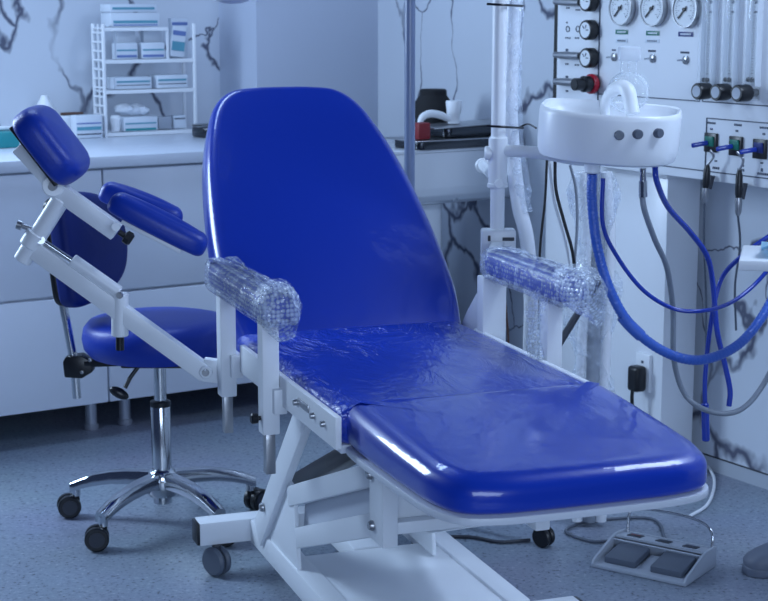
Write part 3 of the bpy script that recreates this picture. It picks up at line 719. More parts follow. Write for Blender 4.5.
# ================================================================== grey-blue floor pole and lamp rim
YS = 4.75
pq = ony(409.5, 190, YS)
fs = thing('floor_stand', 'slim blue-grey upright pole on a castored foot behind the chair back', 'stand', (pq.x, pq.y, 0))
MB().cyl((0, 0, .10), (0, 0, 1.9), .0155, 22).build('pole', M['pole'], fs)
MB().lathe([(.022, .06), (.035, .07), (.035, .11), (.022, .14), (.018, .22)], None, 24).build('hub', M['black'], fs)
for i, an in enumerate((-40, 32, 104, 176, 248)):
    d = V3((math.cos(rad(an)), math.sin(rad(an)), 0)); R_ = .50 if i == 0 else .26
    lg = MB().tube([d*.02+Z*.095, d*.25+Z*.085, d*R_+Z*.07], [.016, .014, .012], 12).build('leg', M['black'], fs)
    if True:
        n_ = V3((-d.y, d.x, 0)); c = d*(R_-.012)+Z*.030
        MB().cyl(c-n_*.018, c-n_*.003, .0295, 22, .004).cyl(c+n_*.003, c+n_*.018, .0295, 22, .004).cyl(c, c+Z*.035, .007, 10).build('caster', M['black'], lg)
lc = ony(232, 2.5, 4.3)
lp = thing('exam_lamp', 'white round lamp head just showing at the top edge of the picture', 'lamp', lc)
MB().lathe([(0, -.004), (.025, -.002), (.042, .004), (.053, .014), (.055, .022), (.050, .04), (.028, .06), (.012, .07)], None, 32).build('lamp_shade', M['lampwhite'], lp)
MB().cyl((0, 0, .06), (0, 0, 2.9-lc.z), .010, 14).build('hanging_rod', M['lampwhite'], lp)

# ================================================================== hoses and cables
def hose(name, pts, r, mat, label, cat='hose', sm=8, n=14):
    P = [p for p in pts]
    o = MB().tube(P, r, n, sm).build(name, M[mat]); tag(o, label, cat); return o
YH = 4.0
hz = thing('suction_hose', 'thick blue corrugated hose looping down from the spittoon bowl', 'hose', ony(655, 340, YH+.05)); Hi = wm(hz).inverted()
dr_ = wm(cs) @ V3((bc.x-.04, bc.y-.01, zu-.0295))
P = [dr_, ony(592, 200, YC), ony(597, 245, YC), ony(610, 290, YC-.01), ony(632, 327, YC-.01), ony(665, 352, YC), ony(700, 360, YC+.02), ony(735, 347, YC+.08), ony(760, 320, YC+.14), ony(780, 282, YC+.18), ony(800, 230, YC+.2)]
PS = spline(P, 30); m = MB()
m.tube([Hi @ p for p in PS], [.0125*(1+.06*math.sin(i*2.1)) for i in range(len(PS))], 16); m.build('hose_wall', M['hose'], hz)
MB().tube([Hi @ ony(x, y, YC-.008) for x, y in ((622, 316), (630, 325.5), (641, 336))], .0155, 16, 5).build('coupling', M['hose'], hz)
hose('air_tube', [ony(603, 178, YC+.02), ony(603, 225, YC+.02), ony(618, 258, YC+.03), ony(643, 290, YC+.04), ony(672, 308, YC+.05), ony(700, 311, YC+.05), ony(728, 304, YC+.1), ony(752, 287, YC+.15), ony(775, 262, YC+.18)], .0055, 'tube', 'thin dark blue tube sagging below the bowl across the column', 'tube')
hose('water_tube', [ony(655, 166, YC), ony(657, 182, YC), ony(668, 207, YC+.1), ony(690, 232, YC+.2), ony(707, 256, YC+.25), ony(713, 285, YC+.28), ony(717, 330, YC+.28), ony(725, 365, YC+.28), ony(730, 390, YC+.28), ony(729, 406, YC+.28)], .0075, 'tube', 'blue tube from under the bowl falling to a cut end by the marble', 'tube')
t = thing('drain_tube', 'blue tube with a wide blue end sleeve hanging lowest beside the marble wall', 'tube', ony(706, 440, YC+.30)); Di = wm(t).inverted()
MB().tube([Di @ ony(x, y, YC+.30-(x > 730)*.04) for x, y in ((790, 226), (768, 237), (742, 256), (723, 276), (714, 305), (708, 345), (705, 380), (705, 405))], .0065, 12, 8).build('tube', M['tube'], t)
MB().cyl(Di @ ony(705, 403, YC+.30), Di @ ony(706, 441, YC+.30), .011, 18, .003).build('end_sleeve', M['tube'], t)
t = thing('grey_hose', 'grey hose with a steel fitting looping low beside the unit column', 'hose', ony(735, 412, 4.35)); Gi = wm(t).inverted()
MB().tube([Gi @ ony(x, y, Y) for x, y, Y in ((642, 195, YC), (645, 212, YC), (655, 240, YC+.06), (667, 268, YC+.15), (673, 310, YC+.24), (674, 360, YC+.28), (686, 396, YC+.3), (712, 412, YC+.26), (740, 410, YC+.26), (763, 385, YC+.28), (785, 340, YC+.26))], .0075, 12, 8).build('hose', M['ghose'], t)
MB().cyl(Gi @ ony(643, 168, YC), Gi @ ony(643, 182, YC), .008, 14, .002).cyl(Gi @ ony(643, 181, YC), Gi @ ony(643, 197, YC), .0105, 8).build('fitting', M['chrome'], t)
# wrapped bundle behind the right armrest
t = thing('wrapped_hose_bundle', 'grey hoses in crumpled clear plastic hanging left of the unit column', 'hose bundle', ony(597, 470, 4.62)); t.location.z = 0; Bi = wm(t).inverted()
for k, (x0, x1, r, mt) in enumerate(((583, 580, .014, 'whose'), (594, 593, .020, 'ghose'), (606, 604, .017, 'whose'))):
    q = [Bi @ ony(x0, 172, 4.62), Bi @ ony(x0+4, 240, 4.62), Bi @ ony(x0+2, 300, 4.62), Bi @ ony(x1, 380, 4.62)]
    b2 = q[-1].copy(); b2.z = .016
    MB().tube(q+[b2], r, 12, 6).build('inner_hose', M[mt], t)
m = MB(); rows = []
for i in range(26):
    y = 172+i*10; w = 19+5*math.sin(i*.6)+(6 if 9 < i < 17 else 0); c = Bi @ ony(592+3*math.sin(i*.3), y, 4.60)
    ring = []
    for j in range(22):
        a = 2*PI*j/22; k = 1+.16*math.sin(j*3.1+i*.7)+random.uniform(-.08, .08); ring.append(m.bm.verts.new(c+V3((math.cos(a)*w/355*k, math.sin(a)*.034*k+.02, 0))))
    rows.append(ring)
for a, b in zip(rows, rows[1:]):
    for j in range(22): m.bm.faces.new((a[j], a[(j+1) % 22], b[(j+1) % 22], b[j]))
m.build('plastic_sleeve', M['sheet'], t, ang=60)
hose('black_cable', [ony(547, 158, 4.42), ony(545, 200, 4.42), ony(540, 250, 4.42), ony(537, 330, 4.42)], .0035, 'black', 'black cable hanging straight down beside the wrapped white hose', 'cable')
hose('black_cable', [ony(555, 160, 4.42), ony(556, 190, 4.42), ony(565, 225, 4.42), ony(573, 255, 4.42), ony(577, 300, 4.42)], .0045, 'black', 'black cable slanting across the white duct under the bowl arm', 'cable')
hose('white_cable', [ony(549, 160, 4.43), ony(554, 200, 4.43), ony(566, 245, 4.43), ony(572, 290, 4.43)], .004, 'whose', 'thin white cable slanting beside the black cable under the bowl arm', 'cable')
hose('grey_cable', [ony(570, 165, 4.50), ony(576, 190, 4.50), ony(577, 225, 4.50), ony(574, 270, 4.50)], .004, 'ghose', 'grey cable hanging left of the wrapped hose bundle', 'cable')
hose('grey_tube', [ony(604, 272, 4.45), ony(575, 318, 4.42), ony(545, 368, 4.36), ony(535, 390, 4.33)], .010, 'dgrey', 'dark grey tube slanting down behind the right armrest post', 'tube')
hose('brown_cable', [ony(504, 288, 4.3), ony(507, 320, 4.3), ony(509, 350, 4.3)], .003, 'brown', 'brown cable hanging below the pole clamp block', 'cable')

# ================================================================== examination chair
ch = thing('examination_chair', 'reclined blue exam chair wrapped in clear film on a white lift base', 'chair', O, YAW)
SZ = .72; SB = .772
TH = rad(42.3); dB = V3((0, math.cos(TH), math.sin(TH))); nB = V3((0, -math.sin(TH), math.cos(TH)))
# backrest: local plane x across, y along dB
Bm = Matrix.Translation(V3((.014, SB, SZ))-nB*.10) @ Matrix((V3((1, 0, 0)), dB, nB)).transposed().to_4x4()
half = [(0, -.06), (.20, -.06), (.272, -.045), (.288, .02), (.303, .14), (.296, .34), (.270, .55), (.235, .70), (.200, .785), (.150, .832), (.08, .845), (0, .847)]
outl = half + [(-x, y) for x, y in half[-2:0:-1]]
MB().cushion(smooth_outline(outl, 6), .10, Bm, .034, .008).build('backrest', M['wrap_back'], ch)
sh = [(x*.97, y*.99) for x, y in smooth_outline(outl, 3)]
MB().prism(sh, Bm @ Matrix.Translation(V3((0, 0, -.016))), .016, .003).build('back_board', M['shell'], ch)
# seat
so_ = rrect(.572, .86, .05, 8, .007, .415)
MB().cushion([(x, y) for x, y in so_], .075, Matrix.Translation(V3((0, 0, SZ-.075))), .028, .006).build('seat', M['wrap_seat'], ch)
MB().box((0, .42, SZ-.085), (.55, .82, .018), None, .003).build('seat_board', M['shell'], ch)
# leg rest
TL = rad(0); dL = V3((0, -math.cos(TL), math.sin(TL))); nL = V3((0, math.sin(TL)*1, math.cos(TL)))
nL = dL.cross(V3((-1, 0, 0))) if dL.cross(V3((-1, 0, 0))).z > 0 else -dL.cross(V3((-1, 0, 0)))
Lm = Matrix.Translation(V3((.012, -.005, SZ-.077))) @ Matrix((V3((-1, 0, 0)), dL, nL)).transposed().to_4x4()
lh = [(0, -.012), (.22, -.012), (.268, -.008), (.280, .02), (.281, .15), (.275, .32), (.266, .42), (.236, .487), (.17, .513), (.08, .518), (0, .519)]
lo_ = lh + [(-x, y) for x, y in lh[-2:0:-1]]
m = MB().cushion(smooth_outline(lo_, 6), .096, Matrix(), .044, .004)
for v in m.bm.verts: v.co.z *= 1-.30*v.co.y/.51
m.bm.transform(Lm); m.build('leg_rest', M['wrap_leg'], ch)
MB().prism([(x*1.01, y*1.008) for x, y in smooth_outline(lo_, 4)], Lm @ Matrix.Translation(V3((0, 0, -.014))), .014, .003).build('leg_board', M['shell'], ch)
# side rails
for sx in (-1, 1):
    r = MB().box((sx*.295, .325, .682), (.014, .73, .066), None, .003).build('side_rail', M['white'], ch)
    sl = MB().box((sx*.303, .17, .690), (.004, .075, .016), None, .002)
    for yy in (.03, .10, .22): MB().lathe([(0, .010), (.006, .009), (.007, .0)], axis_z(V3((sx*.301, yy, .685)), V3((sx, 0, 0))), 12).build('bolt', M['steel'], r)
    sl.build('slot', M['steel'], r)
# armrests
for sx in (-1, 1):
    xp = sx*.322
    for yy in ((.735, .365) if sx < 0 else (.655, .315)):
        rear = yy > .5
        w_ = .038 if not (sx > 0 and rear) else .062
        MB().box((xp, yy, (.585+.85)/2), (w_, .040, .85-.585), None, .003).build('armrest_post', M['white'], ch)
        MB().box((xp, yy, .545), (.022, .022, .10), None, .002).build('inner_bar', M['steel'], ch)
        MB().box((sx*.305, yy, .66), (.03, .07, .055), None, .003).build('post_bracket', M['white'], ch)
        if sx < 0 and not rear: MB().lathe([(.005, 0), (.005, .006), (.011, .008), (.012, .020), (.009, .023), (0, .023)], axis_z(V3((xp+sx*.018, yy, .62)), V3((sx, .0, 0))), 14).build('clamp_screw', M['black'], ch)
    y0, y1 = (.83, .27) if sx < 0 else (.63, .20)
    if sx < 0: y0, y1 = .775, .27
    pad = smooth_outline([(-.036, y1+.03), (-.02, y1+.004), (.02, y1+.004), (.036, y1+.03), (.038, (y0+y1)/2), (.036, y0-.03), (.02, y0-.004), (-.02, y0-.004), (-.036, y0-.03), (-.038, (y0+y1)/2)], 5)
    PB = .846 if sx < 0 else .860
    PMt = Matrix.Translation(V3((xp, 0, PB)))
    ap = MB().cushion(pad, .060, PMt, .028, .006).build('armrest_pad', M['leather'], ch)
    mid = ((y0+y1)/2)
    m = MB().cushion([(x*1.22, mid+(y-mid)*1.045) for x, y in pad], .077, Matrix.Translation(V3((xp, 0, PB-.010))), .034, .006)
    for v in m.bm.verts:
        if v.co.z > PB: v.co += V3((random.uniform(-1, 1)*.0028, random.uniform(-1, 1)*.003, random.uniform(-1, 1)*.0026))
    m.build('bubble_wrap', M['bubble'], ap, ang=180)
    # loose end of the wrap at the front
    m = MB(); rows = []
    DZ = PB-.846
    spec = ((y1+.02, .046, .040, .89), (y1-.03, .052, .046, .886), (y1-.075, .040, .052, .872), (y1-.115, .018, .05, .862)) if sx > 0 else ((y1+.05, .046, .046, .886), (y1+.01, .050, .054, .878), (y1-.02, .040, .060, .868), (y1-.028, .030, .052, .862))
    for yy, rx, rz, zc in spec:
        rows.append([m.bm.verts.new((xp+rx*math.cos(2*PI*j/20)+random.uniform(-1, 1)*.004, yy+random.uniform(-1, 1)*.004, zc+DZ+rz*math.sin(2*PI*j/20)+random.uniform(-1, 1)*.004)) for j in range(20)])
    for a, b in zip(rows, rows[1:]):
        for j in range(20): m.bm.faces.new((a[j], a[(j+1) % 20], b[(j+1) % 20], b[j]))
    m.build('wrap_end', M['bubble'], ap, ang=50)
    if sx > 0:   # the wrap hangs down in a loose flap in front of the post
        m = MB(); rows = []
        for i in range(9):
            f = i/8; yy = .34+.05*math.sin(f*3); 
            rows.append([m.bm.verts.new((xp-.055+.10*u*(1-.6*f)+.004*math.sin(i*2+u*9), yy-.12*(1-f)*u*0-.055+.012*math.sin(u*8+i), PB+.02-f*.20+random.uniform(-.003, .003))) for u in [k/10 for k in range(11)]])
        for a, b in zip(rows, rows[1:]):
            for j in range(10): m.bm.faces.new((a[j], a[j+1], b[j+1], b[j]))
        m.build('wrap_flap', M['bubble'], ap, ang=60)
# hinge plate at the right
MB().prism([(.66, .70), (.80, .70), (.76, .745), (.70, .80), (.67, .80)], Matrix(((0, 0, 1, .300), (1, 0, 0, 0), (0, 1, 0, 0), (0, 0, 0, 1))), .012, .002).build('hinge_plate', M['white'], ch)
# ---- base frame
def cb(x0, x1, y0, y1, z0, z1, bev=.004): return MB().box(((x0+x1)/2, (y0+y1)/2, (z0+z1)/2), (x1-x0, y1-y0, z1-z0), None, bev)
fr = cb(-.305, .38, 1.13, 1.195, .082, .145).build('cross_foot', M['white'], ch)
cb(-.312, -.303, 1.132, 1.193, .084, .143, .002).build('end_cap', M['black'], fr)
cb(.378, .387, 1.132, 1.193, .084, .143, .002).build('end_cap', M['black'], fr)
ff = cb(-.31, .395, .255, .325, .082, .142).build('cross_foot', M['white'], ch)
cb(.393, .404, .257, .323, .084, .140, .002).build('end_cap', M['black'], ff); cb(-.32, -.308, .257, .323, .084, .140, .002).build('end_cap', M['black'], ff)
MB().box((-.14, .73, .112), (.055, .80, .062), None, .004).build('base_beam', M['white'], ch)
MB().box((.262, .73, .112), (.055, .80, .062), None, .004).build('base_beam', M['white'], ch)
cb(-.115, .24, .32, .82, .118, .135, .003).build('base_plate', M['white'], ch)
cb(.02, .10, .82, 1.13, .09, .14).build('rear_beam', M['white'], ch)
for x, y, mt in ((-.262, 1.125, 'grey'), (.33, 1.125, 'grey'), (-.27, .29, 'grey'), (.34, .29, 'grey')):
    ax = (MCI.to_3x3() @ V3((-.62, -.78, 0))).normalized(); c = V3((x, y, .0405))
    cst = MB().cyl(c-ax*.021, c-ax*.004, .0395, 30, .006).cyl(c+ax*.004, c+ax*.021, .0395, 30, .006).build('caster', M[mt], ch)
    MB().cyl((x, y, .06), (x, y, .083), .012, 14).build('caster_fork', M['dgrey'], cst)
# ---- lifting mechanism
XL = -.165
def LX(px, py, x=XL): return onx(px, py, x)
d0, d1 = LX(300, 427), LX(267, 517)
top = V3((-.15, d0.y-.06, .655))
def diag(x):
    d = (d0-d1).normalized(); p1 = V3((x, d1.y+d.y*((.135-d1.z)/d.z), .135)); p0 = V3((x, d1.y+d.y*((.65-d1.z)/d.z), .65))
    MB().beam(p1, p0, .022, .075, V3((0, -1, .3)), .003).build('diagonal_arm', M['white'], ch)
diag(-.165); diag(.20)
g0_, g1_, g2_ = LX(262, 525), LX(290, 490), LX(296, 553)
GM = Matrix(((0, 0, 1, -.162), (1, 0, 0, 0), (0, 1, 0, 0), (0, 0, 0, 1)))
MB().prism([(.98, .14), (.70, .14), (.735, .34), (.80, .35)], GM, .010, .001).build('gusset', M['white'], ch)
GM2 = GM.copy(); GM2[0][3] = .19
MB().prism([(.98, .14), (.70, .14), (.735, .34), (.80, .35)], GM2, .010, .001).build('gusset', M['white'], ch)
u0, u1 = LX(291, 494), LX(375, 472); l0, l1 = LX(299, 536), LX(377, 523)
for x in (-.155, .185):
    MB().beam(V3((x, u0.y+.03, u0.z-.015)), V3((x, u1.y-.02, u1.z+.005)), .022, .050, Z, .003).build('lift_lever', M['white'], ch)
    MB().beam(V3((x, l0.y+.03, l0.z-.015)), V3((x, l1.y-.02, l1.z+.005)), .022, .050, Z, .003).build('lift_lever', M['white'], ch)
    po = MB().box((x-.006, (u1.y+l1.y)/2-.035, .528), (.034, .085, .235), None, .004).build('front_upright', M['white'], ch)
    bt_ = MB()
    for q in (u1, l1): bt_.lathe([(0, .012), (.008, .011), (.011, .006), (.011, 0)], axis_z(V3((x-.022, q.y-.012, q.z)), V3((-1, 0, 0))), 16)
    bt_.build('bolt', M['steel'], po)
yq = u1.y
GH = GM.copy(); GH[0][3] = -.135
MB().prism([(.74, .24), (.72, .345), (yq, .555), (yq, .43)], GH, .30, .003).build('lift_housing', M['shell'], ch)
MB().box((.015, yq-.005, .53), (.32, .012, .17), None, .003).build('front_cover', M['white'], ch)
MB().box((.015, yq-.03, .437), (.36, .03, .026), None, .003).build('cross_bar', M['white'], ch)
MB().beam(LX(300, 482, -.02), LX(375, 440, -.02), .05, .05, Z, .01).build('actuator', M['black'], ch)
MB().beam(LX(285, 490, -.02), LX(305, 479, -.02), .03, .03, Z, .008).build('actuator_rod', M['dgrey'], ch)
MB().box((.02, .45, .627), (.30, .36, .03), None, .003).build('top_frame', M['white'], ch)
b4 = MB().lathe([(0, .010), (.009, .009), (.012, .004), (.012, 0)], axis_z(LX(263, 507, -.178), V3((-1, 0, 0))), 16).build('pivot_bolt', M['steel'], ch)
# ---- swing arm with headrest at the left (vertical plane beside the chair back)
YA = 3.85
def A(px, py, dy=0): return MCI @ ony(px, py, YA+dy)
FY = (MCI.to_3x3() @ V3((0, 1, 0)))      # across the arm's plane
UPA = FY
def plank(name, q0, q1, w, h, mat='white', dy=0, par=ch, bev=.003):
    a, b = A(*q0, dy), A(*q1, dy); return MB().beam(a, b, h, w, FY, bev).build(name, M[mat], par)
def peg(q, r, l, dy, mat='steel', name='pivot_bolt', par=ch):
    c = A(*q, dy); return MB().lathe([(0, l), (r*.8, l), (r, l*.6), (r, 0)], axis_z(c, -FY), 18).build(name, M[mat], par)
plank('arm_bracket', (203, 369), (226, 372), .03, .055)
ma = plank('swing_arm', (34, 249), (206, 373), .036, .042)
peg((206, 372), .016, .010, -.017, 'white', 'pivot_disc', ma); peg((206, 372), .009, .014, -.02, 'steel', 'pivot_bolt', ma)
hs = MB().cyl(A(61, 199), A(22, 261), .022, 24, .002).build('angle_sleeve', M['white'], ch)
MB().cyl(A(38, 233), A(29, 247), .026, 24, .003).build('collar', M['white'], hs)
MB().lathe([(.006, 0), (.006, .02), (.011, .022), (.011, .034), (0, .036)], axis_z(A(31, 229), A(22, 226)-A(31, 229)), 14).build('wing_screw', M['steel'], hs)
ua = plank('upper_arm', (52, 186), (117, 232), .036, .042)
hb = MB().cyl(A(53, 186, -.026), A(53, 186, .026), .026, 26, .003).build('tilt_joint', M['white'], ch)
peg((53, 186), .011, .012, -.026, 'steel', 'pivot_bolt', hb)
gs = MB().cyl(A(41, 240), A(74, 262), .007, 14).build('gas_rod', M['chrome'], ch)
MB().cyl(A(41, 240, -.02), A(41, 240, .02), .010, 14).build('rod_eye', M['steel'], gs)
MB().cyl(A(72, 260), A(119, 293), .0165, 22, .002).build('gas_cylinder', M['white'], gs)
sv = MB().cyl(A(120, 293), A(120, 336), .0205, 22, .003).build('stop_sleeve', M['white'], ch)
peg((120, 295), .008, .012, -.022, 'steel', 'pivot_bolt', sv)
MB().cyl(A(120, 336), A(120, 350), .010, 12).build('stop_screw', M['black'], sv)
# headrest: plate and pad
hp = plank('headrest_plate', (22, 143), (62, 186), .020, .06, dy=0)
x_ = (A(72, 185)-A(20, 118)); xd = x_.normalized(); nd = FY.cross(xd); nd = nd if nd.z > 0 else -nd
# pad frame: x along the pad, y across the arm plane, z out of the plate
c0 = (A(72, 186)+A(14, 116))/2
Hm = Matrix.Translation(c0-nd*.004) @ Matrix((xd, FY, nd)).transposed().to_4x4()
if Hm.determinant() < 0: Hm = Matrix.Translation(c0-nd*.004) @ Matrix((xd, -FY, nd)).transposed().to_4x4()
ll = x_.length
MB().cushion(smooth_outline([(-ll*.51, 0), (-ll*.48, .08), (-ll*.32, .115), (0, .12), (ll*.32, .115), (ll*.48, .08), (ll*.51, 0), (ll*.48, -.08), (ll*.32, -.115), (0, -.12), (-ll*.32, -.115), (-ll*.48, -.08)], 5), .070, Hm, .034, .008).build('headrest_pad', M['leather'], ch)
MB().box(c0-nd*.010, (ll*.86, .15, .010), Hm.to_3x3().to_4x4(), .003).build('headrest_board', M['black'], ch)
# two arm/ear pads
for nm, q0, q1, dy in (('near', (108, 204), (204, 253), -.10), ('far', (99, 194), (180, 226), .10)):
    a, b = A(*q0, dy), A(*q1, dy); xd = (b-a).normalized(); nd = xd.cross(FY); nd = nd if nd.z > 0 else -nd
    l_ = (b-a).length; Pm = Matrix.Translation((a+b)/2-nd*.012) @ Matrix((xd, nd.cross(xd), nd)).transposed().to_4x4()
    MB().cushion(smooth_outline([(-l_*.5, 0), (-l_*.46, .028), (-l_*.3, .04), (0, .044), (l_*.3, .04), (l_*.46, .028), (l_*.5, 0), (l_*.46, -.028), (l_*.3, -.04), (0, -.044), (-l_*.3, -.04), (-l_*.46, -.028)], 4), .052, Pm, .026, .006).build('side_pad', M['leather'], ch)
    MB().box((a+b)/2-nd*.018, (l_*.62, .05, .010), Pm.to_3x3().to_4x4(), .003).build('pad_plate', M['white'], ch)
MB().cyl(A(116, 227, -.085), A(116, 225, .10), .010, 14).build('pad_rod', M['white'], ch)
kb = MB().lathe([(.007, 0), (.007, .014), (.016, .018), (.017, .030), (.012, .036), (0, .036)], axis_z(A(119, 232, -.03), A(128, 238, -.03)-A(119, 232, -.03)), 8).build('star_knob', M['black'], ch)

# ================================================================== rolling stool
SC = V3((-.648, 4.655, 0))
st = thing('rolling_stool', 'blue padded doctor stool with backrest on a chrome five-star base', 'stool', SC)
Si = wm(st).inverted()
zst = .60
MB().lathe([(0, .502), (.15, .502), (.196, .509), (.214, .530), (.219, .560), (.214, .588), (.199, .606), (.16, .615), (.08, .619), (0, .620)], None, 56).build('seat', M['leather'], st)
MB().box((.0, 0, .492), (.20, .17, .022), None, .006).build('seat_plate', M['black'], st)
MB().cyl((0, 0, .34), (0, 0, .485), .018, 26).build('gas_piston', M['chrome'], st)
MB().lathe([(.0, .062), (.027, .062), (.027, .10), (.0285, .10), (.0285, .352), (.026, .358), (0, .358)], None, 32).build('column', M['chrome'], st)
MB().lathe([(.030, .352), (.030, .366), (.020, .37)], None, 28).build('column_collar', M['black'], st)
MB().lathe([(.040, .085), (.046, .095), (.046, .145), (.038, .16), (.030, .165)], None, 30).build('hub', M['chrome'], st)
ctr = SC; tipA = V3((-.935, 4.716, 0))-SC; a0 = math.atan2(tipA.y, tipA.x)
for i in range(5):
    d = Matrix.Rotation(a0+i*rad(72), 3, 'Z') @ V3((1, 0, 0)); n_ = V3((-d.y, d.x, 0)); R_ = .283
    m = MB(); rows = []
    for f in (0, .12, .3, .5, .7, .85, .95, 1.0):
        r0 = .03+(R_-.03)*f; zt_ = .158-.050*f**2.6; th = .044-.014*f; w_ = .021-.003*f
        sec = [(-w_, -th), (w_, -th), (w_*1.05, -th*.35), (w_*.75, -th*.06), (0, 0), (-w_*.75, -th*.06), (-w_*1.05, -th*.35)]
        rows.append([m.bm.verts.new(d*r0+n_*u+Z*(zt_+v)) for u, v in sec])
    for a, b in zip(rows, rows[1:]):
        for j in range(7): m.bm.faces.new((a[j], a[(j+1) % 7], b[(j+1) % 7], b[j]))
    m.bm.faces.new(rows[0]); m.bm.faces.new(rows[-1][::-1])
    m.cyl(d*(R_-.012)+Z*.066, d*(R_-.012)+Z*.095, .014, 16)
    lg = m.build('base_leg', M['chrome'], st, ang=50)
    sw = Matrix.Rotation((.5, -.9, 1.1, .4, .3)[i], 3, 'Z'); dd = sw @ n_; c = d*(R_-.002)+Z*.0345+(sw @ d)*.012
    cs_ = MB().cyl(c-dd*.025, c-dd*.004, .034, 26, .004).cyl(c+dd*.004, c+dd*.025, .034, 26, .004).box(c+Z*.018, (.03, .03, .024), None, .006).cyl(d*(R_-.012)+Z*.04, d*(R_-.012)+Z*.07, .011, 12).build('caster', M['black'], lg)
    for e_ in (-1, 1): MB().cyl(c+dd*.0245*e_, c+dd*.0265*e_, .022, 22).build('wheel_disc', M['dgrey'], lg)
# backrest on a bent flat bar
YB = 4.66
def SP(x, y, Y=YB): return Si @ ony(x, y, Y)
bar = MB().tube([SP(77, 398), SP(74, 365), SP(68, 330), SP(62, 298), SP(59, 262)], .0125, 12, 5)
bar.build('back_bar', M['chrome'], st)
ck = MB().prism([(-.03, -.035), (.02, -.038), (.052, -.018), (.05, .012), (.02, .03), (-.025, .026), (-.034, .010)], Matrix.Translation(SP(76, 364)) @ Matrix(((1, 0, 0, 0), (0, 0, -1, .025), (0, 1, 0, 0), (0, 0, 0, 1))), .05, .004).build('bar_clamp', M['black'], st)
bb = MB()
for x, y in ((76, 354), (82, 372), (90, 360)):
    bb.lathe([(0, .006), (.005, .005), (.006, 0)], axis_z(SP(x, y, YB-.028), V3((0, -1, 0))), 10)
bb.build('clamp_bolts', M['steel'], ck)
MB().beam(SP(84, 362), V3((0, 0, .490)), .05, .024, Z, .006).build('bar_arm', M['black'], st)
lv = MB().tube([SP(138, 367, 4.56), SP(130, 378, 4.55), SP(125, 388, 4.54)], .006, 10).build('height_lever', M['black'], st)
MB().sphere(SP(119, 393, 4.53), .024, 1.25, .6, .62, Matrix.Rotation(rad(28), 4, 'Y') @ Matrix.Identity(4)).build('lever_paddle', M['black'], lv)
# pad: faces the seat (to +x) and turned a little to the camera
nb = V3((.86, -.50, .10)).normalized(); xb = Z.cross(nb).normalized(); yb = nb.cross(xb)
Pm = Matrix.Translation(SP(90, 247)) @ Matrix((xb, yb, nb)).transposed().to_4x4() @ Matrix.Translation(V3((0, 0, -.03)))
bo = smooth_outline([(-.13, .0), (-.13, .11), (-.115, .150), (-.04, .162), (.06, .14), (.125, .085), (.145, .0), (.12, -.085), (.05, -.135), (-.06, -.160), (-.118, -.150), (-.13, -.09)], 6)
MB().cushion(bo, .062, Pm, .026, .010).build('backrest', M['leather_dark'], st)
MB().cushion([(x*.97, y*.97) for x, y in bo], .022, Pm @ Matrix.Translation(V3((0, 0, -.020))), .010, 0).build('back_shell', M['black'], st)

# ================================================================== foot pedal, cord, shoe
PD = V3((.729, 4.265, 0)); PW, PDp = .27, .195
pr = math.atan2(-.57, .82)
fp = thing('foot_pedal', 'grey metal foot control with two dark treadles and a wire bail on the floor', 'foot pedal', PD, pr)
fb = MB().box((0, 0, .006), (PW, PDp, .010), None, .002)
fb.box((0, PDp/2-.035, .052), (PW, .07, .006), Matrix.Rotation(-.12, 4, 'X')).box((0, PDp/2-.004, .028), (PW, .006, .052)).box((0, PDp/2-.068, .035), (PW, .005, .034), Matrix.Rotation(.5, 4, 'X'))
fb.build('base_plate', M['mgrey'], fp)
ppoly = [(-PDp/2, .002), (PDp/2, .002), (PDp/2, .058), (PDp/2-.06, .062), (PDp/2-.09, .055), (-PDp/2+.03, .030), (-PDp/2+.008, .022), (-PDp/2, .012)]
for sx in (-1, 1):
    MB().prism(ppoly, Matrix(((0, 0, 1, sx*PW/2-.0035), (1, 0, 0, 0), (0, 1, 0, 0), (0, 0, 0, 1))), .007, .001).build('side_cheek', M['mgrey'], fp)
    MB().box((sx*.068, -.022, .026), (.092, .098, .022), Matrix.Rotation(.16, 4, 'X'), .005).build('treadle', M['grey'], fp)
for k, mt in ((-.085, 'red'), (0, 'ink'), (.08, 'green')):
    pn = MB().box((k, PDp/2-.036, .056), (.040, .030, .003), Matrix.Rotation(-.12, 4, 'X'), .001).build('indicator', M['dgrey'], fp)
    d_ = MB()
    for j in range(3): d_.box((k-.010+.01*j, PDp/2-.036, .0582), (.006, .008, .0006), Matrix.Rotation(-.12, 4, 'X'))
    d_.build('indicator_mark', M['red' if k < -.05 else 'ink'], pn)
MB().box((-.0, -.03, .014), (.035, .10, .006), Matrix.Rotation(.2, 4, 'X'), .002).build('spring_tongue', M['mgrey'], fp)
MB().tube([(-PW/2+.012, .09, .05), (-PW/2+.010, .10, .10), (-PW/2+.03, .11, .118), (.0, .12, .120), (PW/2-.05, .115, .112), (PW/2-.012, .10, .09), (PW/2-.008, .09, .045)], .0042, 10, 6).build('carry_bail', M['chrome'], fp)
hose('pedal_cord', [PD+V3((.06, .14, .006)), onz(655, 520, .006), onz(610, 519, .006), onz(578, 524, .006), onz(566, 532, .006), onz(590, 541, .006), onz(608, 541, .006)], .0045, 'grey', 'grey cord looping on the floor behind the foot pedal', 'cord')
hose('pale_cord', [onz(690, 516, .006), onz(706, 506, .006), onz(713, 492, .006), onz(714, 478, .006), onz(708, 466, .01)], .005, 'whose', 'pale cord curving on the floor past the leg rest corner', 'cord')
hose('mains_cable', [onz(430, 537, .006), onz(470, 537, .006), onz(500, 542, .006), onz(530, 540, .006)], .005, 'dgrey', 'dark cord lying on the floor behind the chair base', 'cord')
t0_ = onz(743, 574, 0)
shp = thing('shoe', 'grey rubber clog at the right edge of the floor', 'shoe', t0_+V3((.135, .02, 0)), rad(8))
